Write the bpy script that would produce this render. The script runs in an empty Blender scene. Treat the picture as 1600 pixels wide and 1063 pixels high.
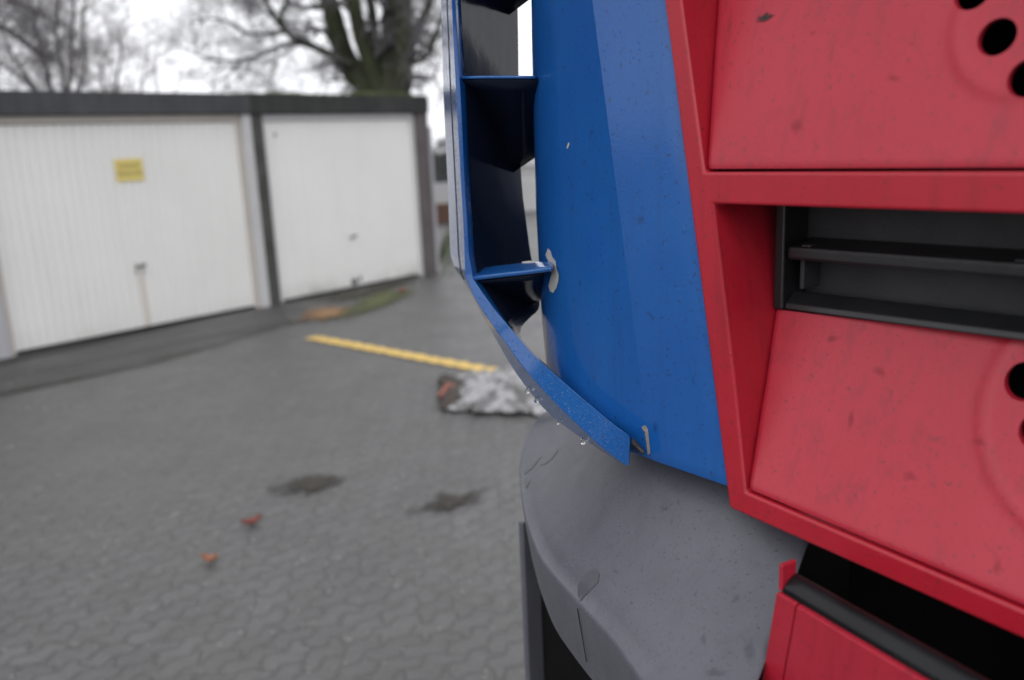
import bpy, bmesh, math, random
from math import radians, sin, cos, pi, sqrt
from mathutils import Vector, Matrix, noise
random.seed(7)
V = Vector
sc = bpy.context.scene
C = sc.collection

# ---------------------------------------------------------------- camera
FPX, PITCH, ROLL, HC = 1345.0, radians(13.0), radians(2.47), 1.70
fw = V((0, cos(PITCH), -sin(PITCH)))
r0 = V((1, 0, 0)); u0 = r0.cross(fw)
RT = (cos(ROLL)*r0 - sin(ROLL)*u0).normalized()
UP = (sin(ROLL)*r0 + cos(ROLL)*u0).normalized()
O = V((0, 0, HC))
cam_d = bpy.data.cameras.new('camera')
cam = bpy.data.objects.new('camera', cam_d); C.objects.link(cam)
cam_d.sensor_width = 23.6
cam_d.lens = FPX/1600*23.6
cam_d.clip_start = 0.02; cam_d.clip_end = 3000
M = Matrix((RT, UP, -fw)).transposed().to_4x4(); M.translation = O
cam.matrix_world = M
cam_d.dof.use_dof = True
cam_d.dof.focus_distance = 0.86
cam_d.dof.aperture_fstop = 2.5
cam_d.dof.aperture_blades = 0
sc.camera = cam

# ---------------------------------------------------------------- sky and light (overcast)
w = bpy.data.worlds.new('World'); sc.world = w; w.use_nodes = True
nt = w.node_tree; nt.nodes.clear()
SUN_EL, SUN_AZ = radians(40), radians(200)
sky = nt.nodes.new('ShaderNodeTexSky'); sky.sky_type = 'NISHITA'; sky.sun_disc = False
sky.sun_elevation = SUN_EL; sky.sun_rotation = SUN_AZ; sky.dust_density = 3.0
hsv = nt.nodes.new('ShaderNodeHueSaturation'); hsv.inputs['Saturation'].default_value = 0.12
nt.links.new(sky.outputs[0], hsv.inputs['Color'])
tc = nt.nodes.new('ShaderNodeTexCoord')
cn = nt.nodes.new('ShaderNodeTexNoise'); cn.inputs['Scale'].default_value = 2.2; cn.inputs['Detail'].default_value = 5
nt.links.new(tc.outputs['Generated'], cn.inputs['Vector'])
cr = nt.nodes.new('ShaderNodeValToRGB')
cr.color_ramp.elements[0].position = .3; cr.color_ramp.elements[0].color = (8.0, 8.05, 8.5, 1)
cr.color_ramp.elements[1].position = .7; cr.color_ramp.elements[1].color = (9.8, 9.85, 10.2, 1)
nt.links.new(cn.outputs['Fac'], cr.inputs[0])
mx = nt.nodes.new('ShaderNodeMixRGB'); mx.inputs[0].default_value = 0.82
nt.links.new(hsv.outputs[0], mx.inputs[1]); nt.links.new(cr.outputs[0], mx.inputs[2])
bg = nt.nodes.new('ShaderNodeBackground'); bg.inputs['Strength'].default_value = 0.150
nt.links.new(mx.outputs[0], bg.inputs['Color'])
wo = nt.nodes.new('ShaderNodeOutputWorld'); nt.links.new(bg.outputs[0], wo.inputs['Surface'])
sd = bpy.data.lights.new('sun', 'SUN'); sd.energy = 0.5; sd.angle = radians(40); sd.color = (1, .97, .93)
so = bpy.data.objects.new('sun', sd); C.objects.link(so)
# sun direction matches the sky (rotation measured clockwise from +Y)
sdir = V((sin(SUN_AZ)*cos(SUN_EL), cos(SUN_AZ)*cos(SUN_EL), sin(SUN_EL)))
so.rotation_euler = sdir.to_track_quat('Z', 'Y').to_euler()
sc.view_settings.view_transform = 'Standard'; sc.view_settings.look = 'None'
sc.view_settings.exposure = 0.1; sc.view_settings.gamma = 1

# ---------------------------------------------------------------- frames of reference
def ray(x, y): return fw + RT*((x-800)/FPX) + UP*((531.5-y)/FPX)
def ground(x, y, z=0.0):
    d = ray(x, y); return O + d*((z-HC)/d.z)
def atY(x, y, Y):
    d = ray(x, y); return O + d*(Y/d.y)
# the truck: u runs along its front towards its corner, o is out of its front face, z is up
AT = radians(40)
TU = V((-sin(AT), cos(AT), 0)); TN = V((-cos(AT), -sin(AT), 0)); DT = 0.578
def T(u, o, z): return TU*u + TN*(o-DT) + V((0, 0, z))
def uz(x, y, o=0.0):
    d = ray(x, y); p = O + d*((o-DT)/d.dot(TN)); return p.dot(TU), p.z
def tr(x, y, o=0.0):
    u, z = uz(x, y, o); return T(u, o, z)
# the garage row: s runs from its right end to the left, w is out of the doors
GC = V((-1.102, 11.449, 0)); GD = V((.655, .756, 0)).normalized(); GN = V((GD.y, -GD.x, 0))
def G(s, w_, z): return GC - GD*s + GN*w_ + V((0, 0, z))

# ---------------------------------------------------------------- materials
class NT:
    def __init__(s, name):
        s.m = bpy.data.materials.new(name); s.m.use_nodes = True
        s.t = s.m.node_tree; s.b = s.t.nodes['Principled BSDF']
        s._o = None
    def n(s, typ, **kw):
        nd = s.t.nodes.new(typ)
        for k, v in kw.items():
            if k in nd.inputs.keys() if isinstance(k, str) else False: nd.inputs[k].default_value = v
            else: setattr(nd, k, v)
        return nd
    def l(s, a, b): s.t.links.new(a, b)
    def obj(s):
        if not s._o: s._o = s.n('ShaderNodeTexCoord')
        return s._o.outputs['Object']
    def noise(s, scale, detail=4, rough=.55, vec=None, dist=0):
        nd = s.n('ShaderNodeTexNoise'); nd.inputs['Scale'].default_value = scale
        nd.inputs['Detail'].default_value = detail; nd.inputs['Roughness'].default_value = rough
        nd.inputs['Distortion'].default_value = dist
        s.l(vec if vec is not None else s.obj(), nd.inputs['Vector']); return nd.outputs['Fac']
    def mapped(s, scale=(1, 1, 1), rot=(0, 0, 0), loc=(0, 0, 0)):
        mp = s.n('ShaderNodeMapping'); mp.inputs['Scale'].default_value = scale
        mp.inputs['Rotation'].default_value = rot; mp.inputs['Location'].default_value = loc
        s.l(s.obj(), mp.inputs['Vector']); return mp.outputs[0]
    def ramp(s, fac, p0, p1, c0=(0, 0, 0), c1=(1, 1, 1)):
        r = s.n('ShaderNodeValToRGB'); e = r.color_ramp.elements
        e[0].position = p0; e[0].color = (*c0, 1); e[1].position = p1; e[1].color = (*c1, 1)
        s.l(fac, r.inputs[0]); return r.outputs[0]
    def mix(s, fac, a, b, mode='MIX'):
        m = s.n('ShaderNodeMixRGB'); m.blend_type = mode
        for i, v in ((0, fac), (1, a), (2, b)):
            if isinstance(v, (int, float)): m.inputs[i].default_value = v if i == 0 else (v, v, v, 1)
            elif isinstance(v, tuple): m.inputs[i].default_value = (*v, 1)
            else: s.l(v, m.inputs[i])
        return m.outputs[0]
    def math(s, op, a, b=0.0, c=None, clamp=False):
        m = s.n('ShaderNodeMath'); m.operation = op; m.use_clamp = clamp
        for i, v in enumerate((a, b) if c is None else (a, b, c)):
            if isinstance(v, (int, float)): m.inputs[i].default_value = v
            else: s.l(v, m.inputs[i])
        return m.outputs[0]
    def drops(s, scale, amount, size=.32, vec=None):
        """height of scattered water drops (0..1)"""
        vo = s.n('ShaderNodeTexVoronoi'); vo.inputs['Scale'].default_value = scale
        s.l(vec if vec is not None else s.obj(), vo.inputs['Vector'])
        sep = s.n('ShaderNodeSeparateColor'); s.l(vo.outputs['Color'], sep.inputs[0])
        keep = s.math('LESS_THAN', sep.outputs[0], amount)
        rad = s.math('MULTIPLY_ADD', sep.outputs[1], size*.7, size*.3)
        h = s.math('DIVIDE', vo.outputs['Distance'], rad)
        h = s.math('SUBTRACT', 1.0, s.math('MULTIPLY', h, h), clamp=True)
        return s.math('MULTIPLY', s.math('POWER', h, .6), keep)
    def bump(s, h, strength=.3, dist=.001, prev=None):
        b = s.n('ShaderNodeBump'); b.inputs['Strength'].default_value = strength; b.inputs['Distance'].default_value = dist
        s.l(h, b.inputs['Height'])
        if prev is not None: s.l(prev, b.inputs['Normal'])
        return b.outputs[0]
    def set(s, **kw):
        for k, v in kw.items():
            k = k.replace('_', ' ')
            inp = s.b.inputs[k]
            if hasattr(v, 'is_output') or isinstance(v, bpy.types.NodeSocket): s.l(v, inp)
            elif isinstance(v, tuple): inp.default_value = (*v, 1)
            else: inp.default_value = v
        return s
MAT = {}

def paint(name, base, worn, dark, rough, coat, coat_r, grime, dropamt, speck=(.02, .02, .02), drs=.35):
    k = NT(name)
    big = k.noise(7, 5, .6)
    col = k.mix(k.ramp(big, .35, .75), base, worn)
    streak = k.noise(1, 5, .7, k.mapped((60, 60, 6)))
    col = k.mix(k.math('MULTIPLY', k.ramp(streak, .52, .82), grime), col, dark)
    sp = k.noise(55, 3, .5, dist=.4)
    col = k.mix(k.math('MULTIPLY', k.ramp(sp, .66, .76), .5), col, dark)
    fine = k.noise(260, 2)
    col = k.mix(k.math('MULTIPLY', k.ramp(fine, .63, .72), .6), col, speck)
    dr = k.drops(230, dropamt*.6, .38); dr2 = k.drops(480, dropamt*1.3, .4)
    n1 = k.bump(k.noise(380, 2), .10, .0006)
    n2 = k.bump(k.math('ADD', dr, k.math('MULTIPLY', dr2, .6)), drs, .0006, n1)
    rr = k.math('MULTIPLY_ADD', k.noise(14, 5, .65), .25, rough-.12)
    k.set(Specular_IOR_Level=.2 if coat > .6 else .38)
    k.set(Base_Color=col, Roughness=rr, Coat_Weight=coat, Coat_Roughness=coat_r, Normal=n2, Coat_Normal=n2)
    return k
MAT['blue'] = paint('blue paint', (.005, .080, .315), (.008, .095, .34), (.006, .03, .10), .45, .75, .13, .30, .22, drs=.22).m
MAT['blue_fin'] = paint('wet blue paint', (.006, .080, .29), (.008, .095, .32), (.006, .035, .14), .30, 1.0, .07, .15, .85, drs=.7).m
MAT['red'] = paint('weathered red paint', (.355, .008, .024), (.40, .018, .038), (.12, .010, .018), .48, .30, .30, .55, .22, (.10, .015, .02)).m
MAT['red_frame'] = paint('cleaner red paint', (.35, .006, .018), (.39, .011, .026), (.12, .008, .012), .44, .25, .28, .5, .15, (.10, .015, .02)).m

def plastic(name, c0, c1, rough, bumpamt=.25, drop=.0):
    k = NT(name)
    col = k.mix(k.ramp(k.noise(9, 6, .65), .3, .75), c0, c1)
    st = k.noise(1, 4, .6, k.mapped((40, 40, 5)))
    col = k.mix(k.math('MULTIPLY', k.ramp(st, .5, .85), .35), col, tuple(x*.6 for x in c0))
    col = k.mix(k.math('MULTIPLY', k.ramp(k.noise(300, 2), .62, .70), .45), col, tuple(x*.35 for x in c0))
    col = k.mix(k.math('MULTIPLY', k.ramp(k.noise(26, 5, .75), .55, .75), .35), col, tuple(x*.6 for x in c0))
    n1 = k.bump(k.noise(500, 3), bumpamt, .0006)
    if drop: n1 = k.bump(k.drops(240, drop, .4), .6, .0006, n1)
    k.set(Base_Color=col, Roughness=k.math('MULTIPLY_ADD', k.noise(20, 4), .3, rough-.15), Normal=n1)
    return k.m
MAT['bumper'] = plastic('grey plastic', (.086, .088, .106), (.110, .113, .134), .44, .3, .25)
MAT['black'] = plastic('black plastic', (.018, .019, .021), (.035, .037, .040), .55, .3)
MAT['rail'] = plastic('glossy black rail', (.004, .0042, .005), (.009, .0095, .011), .30, .3); MAT['rail'].node_tree.nodes['Principled BSDF'].inputs['Specular IOR Level'].default_value = .3
MAT['louvre'] = plastic('dark grey plastic', (.018, .019, .022), (.034, .035, .040), .6, .4)
MAT['trim'] = plastic('weathered black rail', (.008, .0085, .010), (.018, .019, .021), .34, .3)
k = NT('black interior'); k.set(Base_Color=k.mix(k.noise(30), (.004, .004, .004), (.008, .008, .009)), Roughness=.9, Specular_IOR_Level=.1); MAT['void'] = k.m  # near-black; also paints in the shade of hollows under the bumper
k = NT('dark glossy duct shade'); k.set(Base_Color=k.mix(k.noise(12), (.006, .008, .014), (.012, .018, .038)), Roughness=.12, IOR=1.22, Coat_Weight=.0, Normal=k.bump(k.noise(25, 3), .12, .003)); MAT['duct_shade'] = k.m  # shade inside the deflector duct, put into the colour
k = NT('bare primer'); k.set(Base_Color=k.mix(k.noise(160, 4), (.30, .30, .31), (.48, .47, .45)), Roughness=.55); MAT['chip'] = k.m
k = NT('bare metal'); k.set(Base_Color=k.mix(k.noise(300, 4), (.16, .13, .11), (.45, .42, .38)), Roughness=.5, Metallic=.3); MAT['slit'] = k.m
k = NT('water'); k.set(Base_Color=(1., 1., 1.), Roughness=.0, IOR=1.33, Transmission_Weight=1.0); MAT['water'] = k.m
k = NT('damp film'); k.set(Base_Color=k.mix(k.noise(30), (.072, .075, .088), (.088, .091, .103)), Roughness=.34, Normal=k.bump(k.noise(500, 3), .15, .0005)); MAT['damp'] = k.m

# ---- setting materials (object coordinates are metres)
def gm(): pass
k = NT('wet paving')
RZ = math.atan2(GD.y, GD.x)
mp = k.mapped((1, 1, 1), (0, 0, -RZ))
sepv = k.n('ShaderNodeSeparateXYZ'); k.l(mp, sepv.inputs[0])
wob = k.math('ADD', k.noise(1.3, 3, .6), k.math('MULTIPLY', k.noise(5.5, 3, .6), .45))
tri = k.math('PINGPONG', sepv.outputs[0], .055)
yy = k.math('ADD', sepv.outputs[1], k.math('MULTIPLY', tri, .62))
yy = k.math('ADD', yy, k.math('MULTIPLY', wob, .13))
tri2 = k.math('PINGPONG', sepv.outputs[1], .055)
xx = k.math('ADD', k.math('ADD', sepv.outputs[0], k.math('MULTIPLY', tri2, .62)), k.math('MULTIPLY', k.noise(3.1, 3, .6), .10))
cmb = k.n('ShaderNodeCombineXYZ'); k.l(xx, cmb.inputs[0]); k.l(yy, cmb.inputs[1])
bk = k.n('ShaderNodeTexBrick'); bk.inputs['Scale'].default_value = 1.0
bk.inputs['Brick Width'].default_value = .18; bk.inputs['Row Height'].default_value = .09
bk.inputs['Mortar Size'].default_value = .009; bk.inputs['Mortar Smooth'].default_value = .6
bk.inputs['Color1'].default_value = (.068, .0675, .068, 1); bk.inputs['Color2'].default_value = (.108, .107, .107, 1)
bk.inputs['Mortar'].default_value = (.040, .039, .034, 1)
k.l(cmb.outputs[0], bk.inputs['Vector'])
col = k.mix(k.ramp(k.noise(2.1, 4, .65), .35, .6), bk.outputs['Color'], k.mix(.45, bk.outputs['Color'], (.080, .079, .078)))
col = k.mix(k.ramp(k.noise(.55, 5, .6), .42, .66), col, (.084, .084, .078), 'MIX')
col = k.mix(k.math('MULTIPLY', k.ramp(k.noise(1.4, 6, .7), .5, .7), .55), col, (.066, .065, .055))
col = k.mix(k.ramp(k.noise(38, 3, .6), .66, .78), col, (.17, .167, .163))
col = k.mix(k.math('MULTIPLY', k.ramp(k.noise(20, 3, .6, dist=.4), .60, .75), .55), col, (.058, .052, .045))
col = k.mix(k.math('MULTIPLY', k.ramp(k.noise(4.5, 6, .75, dist=.5), .48, .66), .55), col, (.052, .051, .045))
col = k.mix(k.math('MULTIPLY', k.ramp(k.noise(2.3, 6, .7, dist=.3), .56, .70), .35), col, (.125, .123, .120))
vo = k.n('ShaderNodeTexVoronoi'); vo.inputs['Scale'].default_value = 16; k.l(k.obj(), vo.inputs['Vector'])
sepc = k.n('ShaderNodeSeparateColor'); k.l(vo.outputs['Color'], sepc.inputs[0])
spk = k.math('MULTIPLY', k.math('LESS_THAN', vo.outputs['Distance'], k.math('MULTIPLY', sepc.outputs[1], .14)), k.math('LESS_THAN', sepc.outputs[0], .40))
col = k.mix(k.math('MULTIPLY', k.ramp(k.noise(9, 5, .75, dist=.6), .50, .64), .5), col, (.048, .046, .041))
col = k.mix(k.math('MULTIPLY', k.ramp(k.noise(26, 4, .7), .56, .68), .45), col, (.15, .148, .145))
col = k.mix(k.math('MULTIPLY', spk, .9), col, (.34, .33, .31))
grit = k.noise(120, 3, .7)
col = k.mix(.35, col, k.ramp(grit, .2, .8, (.04, .04, .04), (.155, .155, .157)))
n1 = k.bump(bk.outputs['Fac'], .8, -.006)
n1 = k.bump(k.noise(6, 4), .5, .012, n1)
n1 = k.bump(k.noise(140, 3), .6, .003, n1)
n1 = k.bump(k.noise(34, 4, .7), .35, .004, n1)
k.set(Base_Color=col, Roughness=k.math('MULTIPLY_ADD', k.noise(1.6, 6, .7), .55, .16), Normal=n1); MAT['paving'] = k.m

k = NT('damp asphalt apron')
col = k.mix(k.ramp(k.noise(1.1, 6, .65), .35, .7), (.045, .045, .044), (.074, .073, .071))
col = k.mix(k.math('MULTIPLY', k.ramp(k.noise(90, 3), .6, .75), .5), col, (.17, .17, .17))
k.set(Base_Color=col, Roughness=k.math('MULTIPLY_ADD', k.noise(1.5, 3), .3, .42), Normal=k.bump(k.noise(110, 3), .5, .002)); MAT['apron'] = k.m

k = NT('yellow road paint')
nz = k.noise(16, 5, .7)
col = k.mix(k.ramp(k.noise(40, 4), .3, .8), (.70, .47, .10), (.56, .39, .12))
k.set(Base_Color=k.mix(k.ramp(nz, .52, .68), col, (.22, .18, .11)), Roughness=.6, Normal=k.bump(k.noise(100), .4, .002)); MAT['yellow'] = k.m

def concrete(name, c0, c1, c2, streaks=.4, sc_=1.6):
    k = NT(name)
    col = k.mix(k.ramp(k.noise(sc_, 6, .7), .3, .7), c0, c1)
    st = k.noise(1, 6, .7, k.mapped((9, 9, .8)))
    col = k.mix(k.math('MULTIPLY', k.ramp(st, .45, .75), streaks), col, c2)
    col = k.mix(.25, col, k.ramp(k.noise(45, 4), .2, .8, tuple(x*.6 for x in c0), c1))
    k.set(Base_Color=col, Roughness=.85, Normal=k.bump(k.noise(60, 4), .5, .004)); return k.m
MAT['fascia_grey'] = concrete('grey concrete fascia', (.034, .035, .039), (.080, .082, .086), (.016, .017, .019), .75)
MAT['fascia_dark'] = concrete('blackened concrete fascia', (.012, .013, .014), (.034, .036, .033), (.085, .08, .085), .5, 2.5)
MAT['post_dark'] = concrete('dark stained concrete post', (.024, .024, .022), (.10, .097, .09), (.02, .02, .019), .5, 5)
MAT['post_white'] = concrete('white rendered post', (.48, .48, .49), (.58, .58, .58), (.34, .34, .35), .3)
MAT['post_light'] = concrete('pale rendered post', (.36, .36, .38), (.44, .44, .46), (.22, .22, .23), .4)
MAT['post_brown'] = concrete('brownish concrete post', (.075, .065, .066), (.15, .132, .13), (.04, .036, .036), .4)
MAT['wall'] = concrete('garage side wall', (.30, .30, .29), (.40, .40, .38), (.18, .18, .17))
MAT['frame_beige'] = concrete('beige door frame', (.50, .46, .42), (.60, .56, .51), (.35, .31, .28), .35)
MAT['frame_white'] = concrete('white door frame', (.58, .58, .58), (.66, .66, .66), (.42, .42, .42), .25)
MAT['roof'] = concrete('flat roof felt', (.06, .065, .05), (.10, .11, .07), (.05, .07, .03), .5)
MAT['brick'] = concrete('red brown brick', (.11, .06, .045), (.17, .09, .065), (.08, .045, .04), .4, 4)
MAT['unseen_brick'] = concrete('unseen dark brown brick', (.030, .022, .020), (.055, .040, .036), (.02, .016, .015), .4, 2)  # only for the unseen block added to darken reflections
MAT['house'] = concrete('far pale render', (.5, .5, .5), (.6, .6, .6), (.35, .35, .35), .2, .5)
MAT['houseroof'] = concrete('far grey roof', (.22, .22, .24), (.30, .30, .32), (.15, .15, .16), .2, .5)
MAT['glass'] = plastic('dark window', (.02, .022, .025), (.03, .033, .036), .25, 0)

def doorm(name, rust, grime):
    k = NT(name)
    col = k.mix(k.ramp(k.noise(.9, 4, .6), .3, .7), (.72, .712, .69), (.775, .768, .745))
    st = k.noise(1, 5, .7, k.mapped((14, 14, .6)))
    col = k.mix(k.math('MULTIPLY', k.ramp(st, .5, .8), .16), col, (.50, .49, .46))
    sx = k.n('ShaderNodeSeparateXYZ'); k.l(k.obj(), sx.inputs[0])
    # object origin sits at the bottom middle of the door; x along it
    low = k.n('ShaderNodeMapRange'); low.inputs['From Min'].default_value = .30; low.inputs['From Max'].default_value = .0
    k.l(sx.outputs[2], low.inputs['Value'])
    gr = k.math('MULTIPLY', k.math('MULTIPLY', low.outputs[0], low.outputs[0]), k.ramp(k.noise(2.6, 5, .6), .35, .65))
    col = k.mix(k.math('MULTIPLY', gr, grime), col, (.20, .22, .18))
    if rust:
        xo = k.math('ABSOLUTE', k.math('ADD', sx.outputs[0], k.math('MULTIPLY', k.math('SUBTRACT', .62, sx.outputs[2]), .02)))
        m1 = k.n('ShaderNodeMapRange'); m1.inputs['From Min'].default_value = .045; m1.inputs['From Max'].default_value = .015; k.l(xo, m1.inputs['Value'])
        m2 = k.n('ShaderNodeMapRange'); m2.inputs['From Min'].default_value = .60; m2.inputs['From Max'].default_value = .56; k.l(sx.outputs[2], m2.inputs['Value'])
        col = k.mix(k.math('MULTIPLY', k.math('MULTIPLY', m1.outputs[0], m2.outputs[0]), .5), col, (.42, .34, .25))
    k.set(Base_Color=col, Roughness=.5, Normal=k.bump(k.noise(30, 3), .15, .003)); return k.m
MAT['door_a'] = doorm('white ribbed door paint', True, .25)
MAT['door_b'] = doorm('white smooth door paint', False, .8)
k = NT('handle metal'); k.set(Base_Color=k.mix(k.noise(80), (.07, .07, .07), (.16, .15, .14)), Roughness=.5, Metallic=.4); MAT['handle'] = k.m
k = NT('yellow sign plate'); k.set(Base_Color=k.mix(k.noise(12, 3), (.62, .50, .14), (.68, .55, .17)), Roughness=.5); MAT['sign'] = k.m
k = NT('sign lettering'); k.set(Base_Color=k.mix(k.noise(30), (.20, .17, .07), (.30, .25, .10)), Roughness=.6); MAT['ink'] = k.m

def bark(name, c0, c1, moss=None, mf=.5):
    k = NT(name)
    col = k.mix(k.ramp(k.noise(3, 5, .7, k.mapped((3, 3, 1))), .3, .7), c0, c1)
    if moss: col = k.mix(k.math('MULTIPLY', k.ramp(k.noise(1.6, 4, .6), .36, .6), mf), col, moss)
    k.set(Base_Color=col, Roughness=.9, Normal=k.bump(k.noise(20, 4), .6, .02)); return k.m
MAT['bark_moss'] = bark('mossy bark', (.020, .020, .016), (.042, .040, .032), (.040, .050, .018), .75)
MAT['twig'] = bark('grey twigs', (.13, .125, .135), (.21, .20, .21))
MAT['twig_brown'] = bark('brownish twigs', (.19, .17, .16), (.28, .255, .24))
MAT['bark_grey'] = bark('grey bark', (.075, .07, .068), (.13, .12, .115))

def leafm(name, c0, c1, scale=3, soft=False, faint=False):
    k = NT(name)
    if soft:
        at = k.n('ShaderNodeAttribute'); at.attribute_name = 'edge'
        v = k.math('ADD', k.math('SUBTRACT', 1.0, at.outputs['Fac']), k.math('MULTIPLY', k.math('SUBTRACT', k.noise(11, 6, .75), .5), 1.8))
        k.set(Alpha=k.ramp(v, .12, .70))
    if faint: k.set(Alpha=k.math('MULTIPLY', k.ramp(k.noise(3.5, 6, .7), .40, .70), .5))
    k.set(Base_Color=k.mix(k.noise(scale, 5, .7), c0, c1), Roughness=.8, Normal=k.bump(k.noise(40, 3), .6, .01)); return k.m
MAT['moss'] = leafm('moss', (.035, .050, .012), (.085, .10, .03))
MAT['moss_soft'] = leafm('ground moss', (.045, .055, .015), (.10, .11, .035), 6, True)
MAT['grass'] = leafm('grass', (.045, .065, .022), (.10, .12, .045), 5, True)
MAT['hedge'] = leafm('dark hedge leaves', (.03, .032, .034), (.075, .075, .078))
MAT['unseen_hedge'] = leafm('unseen evergreen leaves', (.012, .018, .010), (.03, .04, .02))
MAT['dirt'] = leafm('wet dark dirt', (.018, .016, .013), (.048, .040, .030), 14, True)
MAT['litter'] = leafm('orange brown leaf litter', (.14, .085, .04), (.33, .18, .08), 14, True)
MAT['leaf_dry'] = leafm('dry orange leaf', (.26, .10, .05), (.38, .18, .10), 30)
MAT['leaf_red'] = leafm('dry red leaf', (.13, .035, .025), (.26, .07, .05), 30)
MAT['pebble'] = leafm('pale pebbles', (.16, .155, .15), (.42, .41, .39), 3)
MAT['apron_dirt'] = leafm('brown damp soil', (.035, .032, .022), (.07, .062, .045), 8, True)
MAT['moss_faint'] = leafm('thin moss', (.040, .042, .026), (.065, .065, .042), 8, False, True)
k = NT('crumpled silver sheet')
k.set(Base_Color=k.mix(k.ramp(k.noise(4.5, 4, .6, dist=1.8), .44, .54), (.32, .32, .325), (.10, .098, .096)), Roughness=.30, Metallic=.1, Coat_Weight=.4, Normal=k.bump(k.noise(30, 4), .8, .01)); MAT['silver'] = k.m
k = NT('brown sodden card'); k.set(Base_Color=k.mix(k.noise(14, 4), (.022, .018, .015), (.065, .048, .038)), Roughness=.7, Normal=k.bump(k.noise(40), .6, .01)); MAT['card'] = k.m
k = NT('faded red strip'); k.set(Base_Color=k.mix(k.noise(20, 4), (.20, .05, .035), (.36, .13, .095)), Roughness=.6); MAT['redstrip'] = k.m

def scuffm(name, c, a):
    k = NT(name); at = k.n('ShaderNodeAttribute'); at.attribute_name = 'edge'
    v = k.math('ADD', k.math('SUBTRACT', 1.0, at.outputs['Fac']), k.math('MULTIPLY', k.math('SUBTRACT', k.noise(160, 5, .7), .5), 1.6))
    k.set(Base_Color=c, Roughness=.7, Alpha=k.math('MULTIPLY', k.ramp(v, .15, 1.1), a)); MAT[name] = k.m
scuffm('scuff', (.02, .022, .02), .95); scuffm('scuff_faint', (.12, .018, .022), .22); scuffm('scuff_grey', (.055, .057, .064), .22)
# ---------------------------------------------------------------- object helpers
def tag(o, label=None, cat=None, group=None, kind=None):
    if label: o['label'] = label
    if cat: o['category'] = cat
    if group: o['group'] = group
    if kind: o['kind'] = kind
    return o
def empty(name, loc, label, cat, group=None):
    o = bpy.data.objects.new(name, None); C.objects.link(o); o.location = loc
    o.empty_display_size = .1
    bpy.context.view_layer.update()
    return tag(o, label, cat, group)
def link(name, me, mat, parent=None, smooth=None, origin=None):
    """mesh given in world coordinates"""
    o = bpy.data.objects.new(name, me); C.objects.link(o)
    if mat is not None: me.materials.append(MAT[mat])
    org = V(origin) if origin is not None else (parent_world(parent) if parent else V((0, 0, 0)))
    me.transform(Matrix.Translation(-org))
    if parent:
        o.parent = parent; o.location = org - parent_world(parent)
    else: o.location = org
    if smooth is not None:
        for p in me.polygons: p.use_smooth = True
        if smooth < 180: me.set_sharp_from_angle(angle=radians(smooth))
    return o
def parent_world(o):
    p = V((0, 0, 0))
    while o is not None: p += o.location; o = o.parent
    return p
def from_data(name, vs, fs):
    me = bpy.data.meshes.new(name); me.from_pydata([tuple(v) for v in vs], [], fs); me.update(); return me
def fixn(me):
    bm = bmesh.new(); bm.from_mesh(me); bmesh.ops.remove_doubles(bm, verts=bm.verts, dist=1e-6)
    bmesh.ops.recalc_face_normals(bm, faces=bm.faces); bm.to_mesh(me); bm.free(); return me
def bevel(o, w_, seg=2, ang=30):
    m = o.modifiers.new('bevel', 'BEVEL'); m.width = w_; m.segments = seg; m.limit_method = 'ANGLE'; m.angle_limit = radians(ang)
    m.harden_normals = False
    return o
def hexa(f, a0, a1, b0, b1, c0, c1, taper=None):
    """box in any frame f(a, b, c)"""
    vs = [f(a, b, c) for c in (c0, c1) for b in (b0, b1) for a in (a0, a1)]
    fs = [(0, 1, 3, 2), (4, 6, 7, 5), (0, 4, 5, 1), (2, 3, 7, 6), (0, 2, 6, 4), (1, 5, 7, 3)]
    return vs, fs
class MB:
    def __init__(s): s.v = []; s.f = []
    def add(s, vf):
        n = len(s.v); s.v += vf[0]; s.f += [tuple(i+n for i in f) for f in vf[1]]; return s
    def box(s, f, *a): return s.add(hexa(f, *a))
    def build(s, name, mat, parent=None, bev=0, smooth=None, origin=None, seg=2):
        me = fixn(from_data(name, s.v, s.f)); o = link(name, me, mat, parent, smooth, origin)
        if bev: bevel(o, bev, seg)
        return o
def plate(name, outer, holes, o_front, o_back, mat, parent, bev=.002, of=None):
    """flat plate with openings in the truck's front frame; outlines are (u, z) lists; of(u,z) adds to o"""
    bm = bmesh.new()
    edges = []
    for loop in [outer]+holes:
        vs = [bm.verts.new((u, z, 0)) for u, z in loop]
        for i in range(len(vs)): edges.append(bm.edges.new((vs[i], vs[(i+1) % len(vs)])))
    bmesh.ops.triangle_fill(bm, use_beauty=True, use_dissolve=False, edges=edges)
    geo = list(bm.faces)
    r = bmesh.ops.extrude_face_region(bm, geom=geo)
    top = [e for e in r['geom'] if isinstance(e, bmesh.types.BMVert)]
    ts = set(top)
    for v in bm.verts:
        u, z = v.co.x, v.co.y
        add = of(u, z) if of else 0
        v.co = T(u, (o_back if v in ts else o_front)+add, z)
    bmesh.ops.recalc_face_normals(bm, faces=bm.faces)
    me = bpy.data.meshes.new(name); bm.to_mesh(me); bm.free()
    o = link(name, me, mat, parent, 40)
    if bev: bevel(o, bev, 3)
    return o
def grid_surf(name, P, nu, nv, mat, parent, thick=0.0, nrm=None, smooth=50, closed=False, flip=False):
    vs = [P(i/(nu-1), j/(nv-1)) for j in range(nv) for i in range(nu)]
    fs = [(j*nu+i, j*nu+i+1, (j+1)*nu+i+1, (j+1)*nu+i) for j in range(nv-1) for i in range(nu-1)]
    me = from_data(name, vs, fs)
    bm = bmesh.new(); bm.from_mesh(me); bmesh.ops.recalc_face_normals(bm, faces=bm.faces); bm.to_mesh(me); bm.free()
    o = link(name, me, mat, parent, smooth)
    if thick:
        m = o.modifiers.new('solid', 'SOLIDIFY'); m.thickness = thick; m.offset = nrm if nrm is not None else 0
    return o
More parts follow.
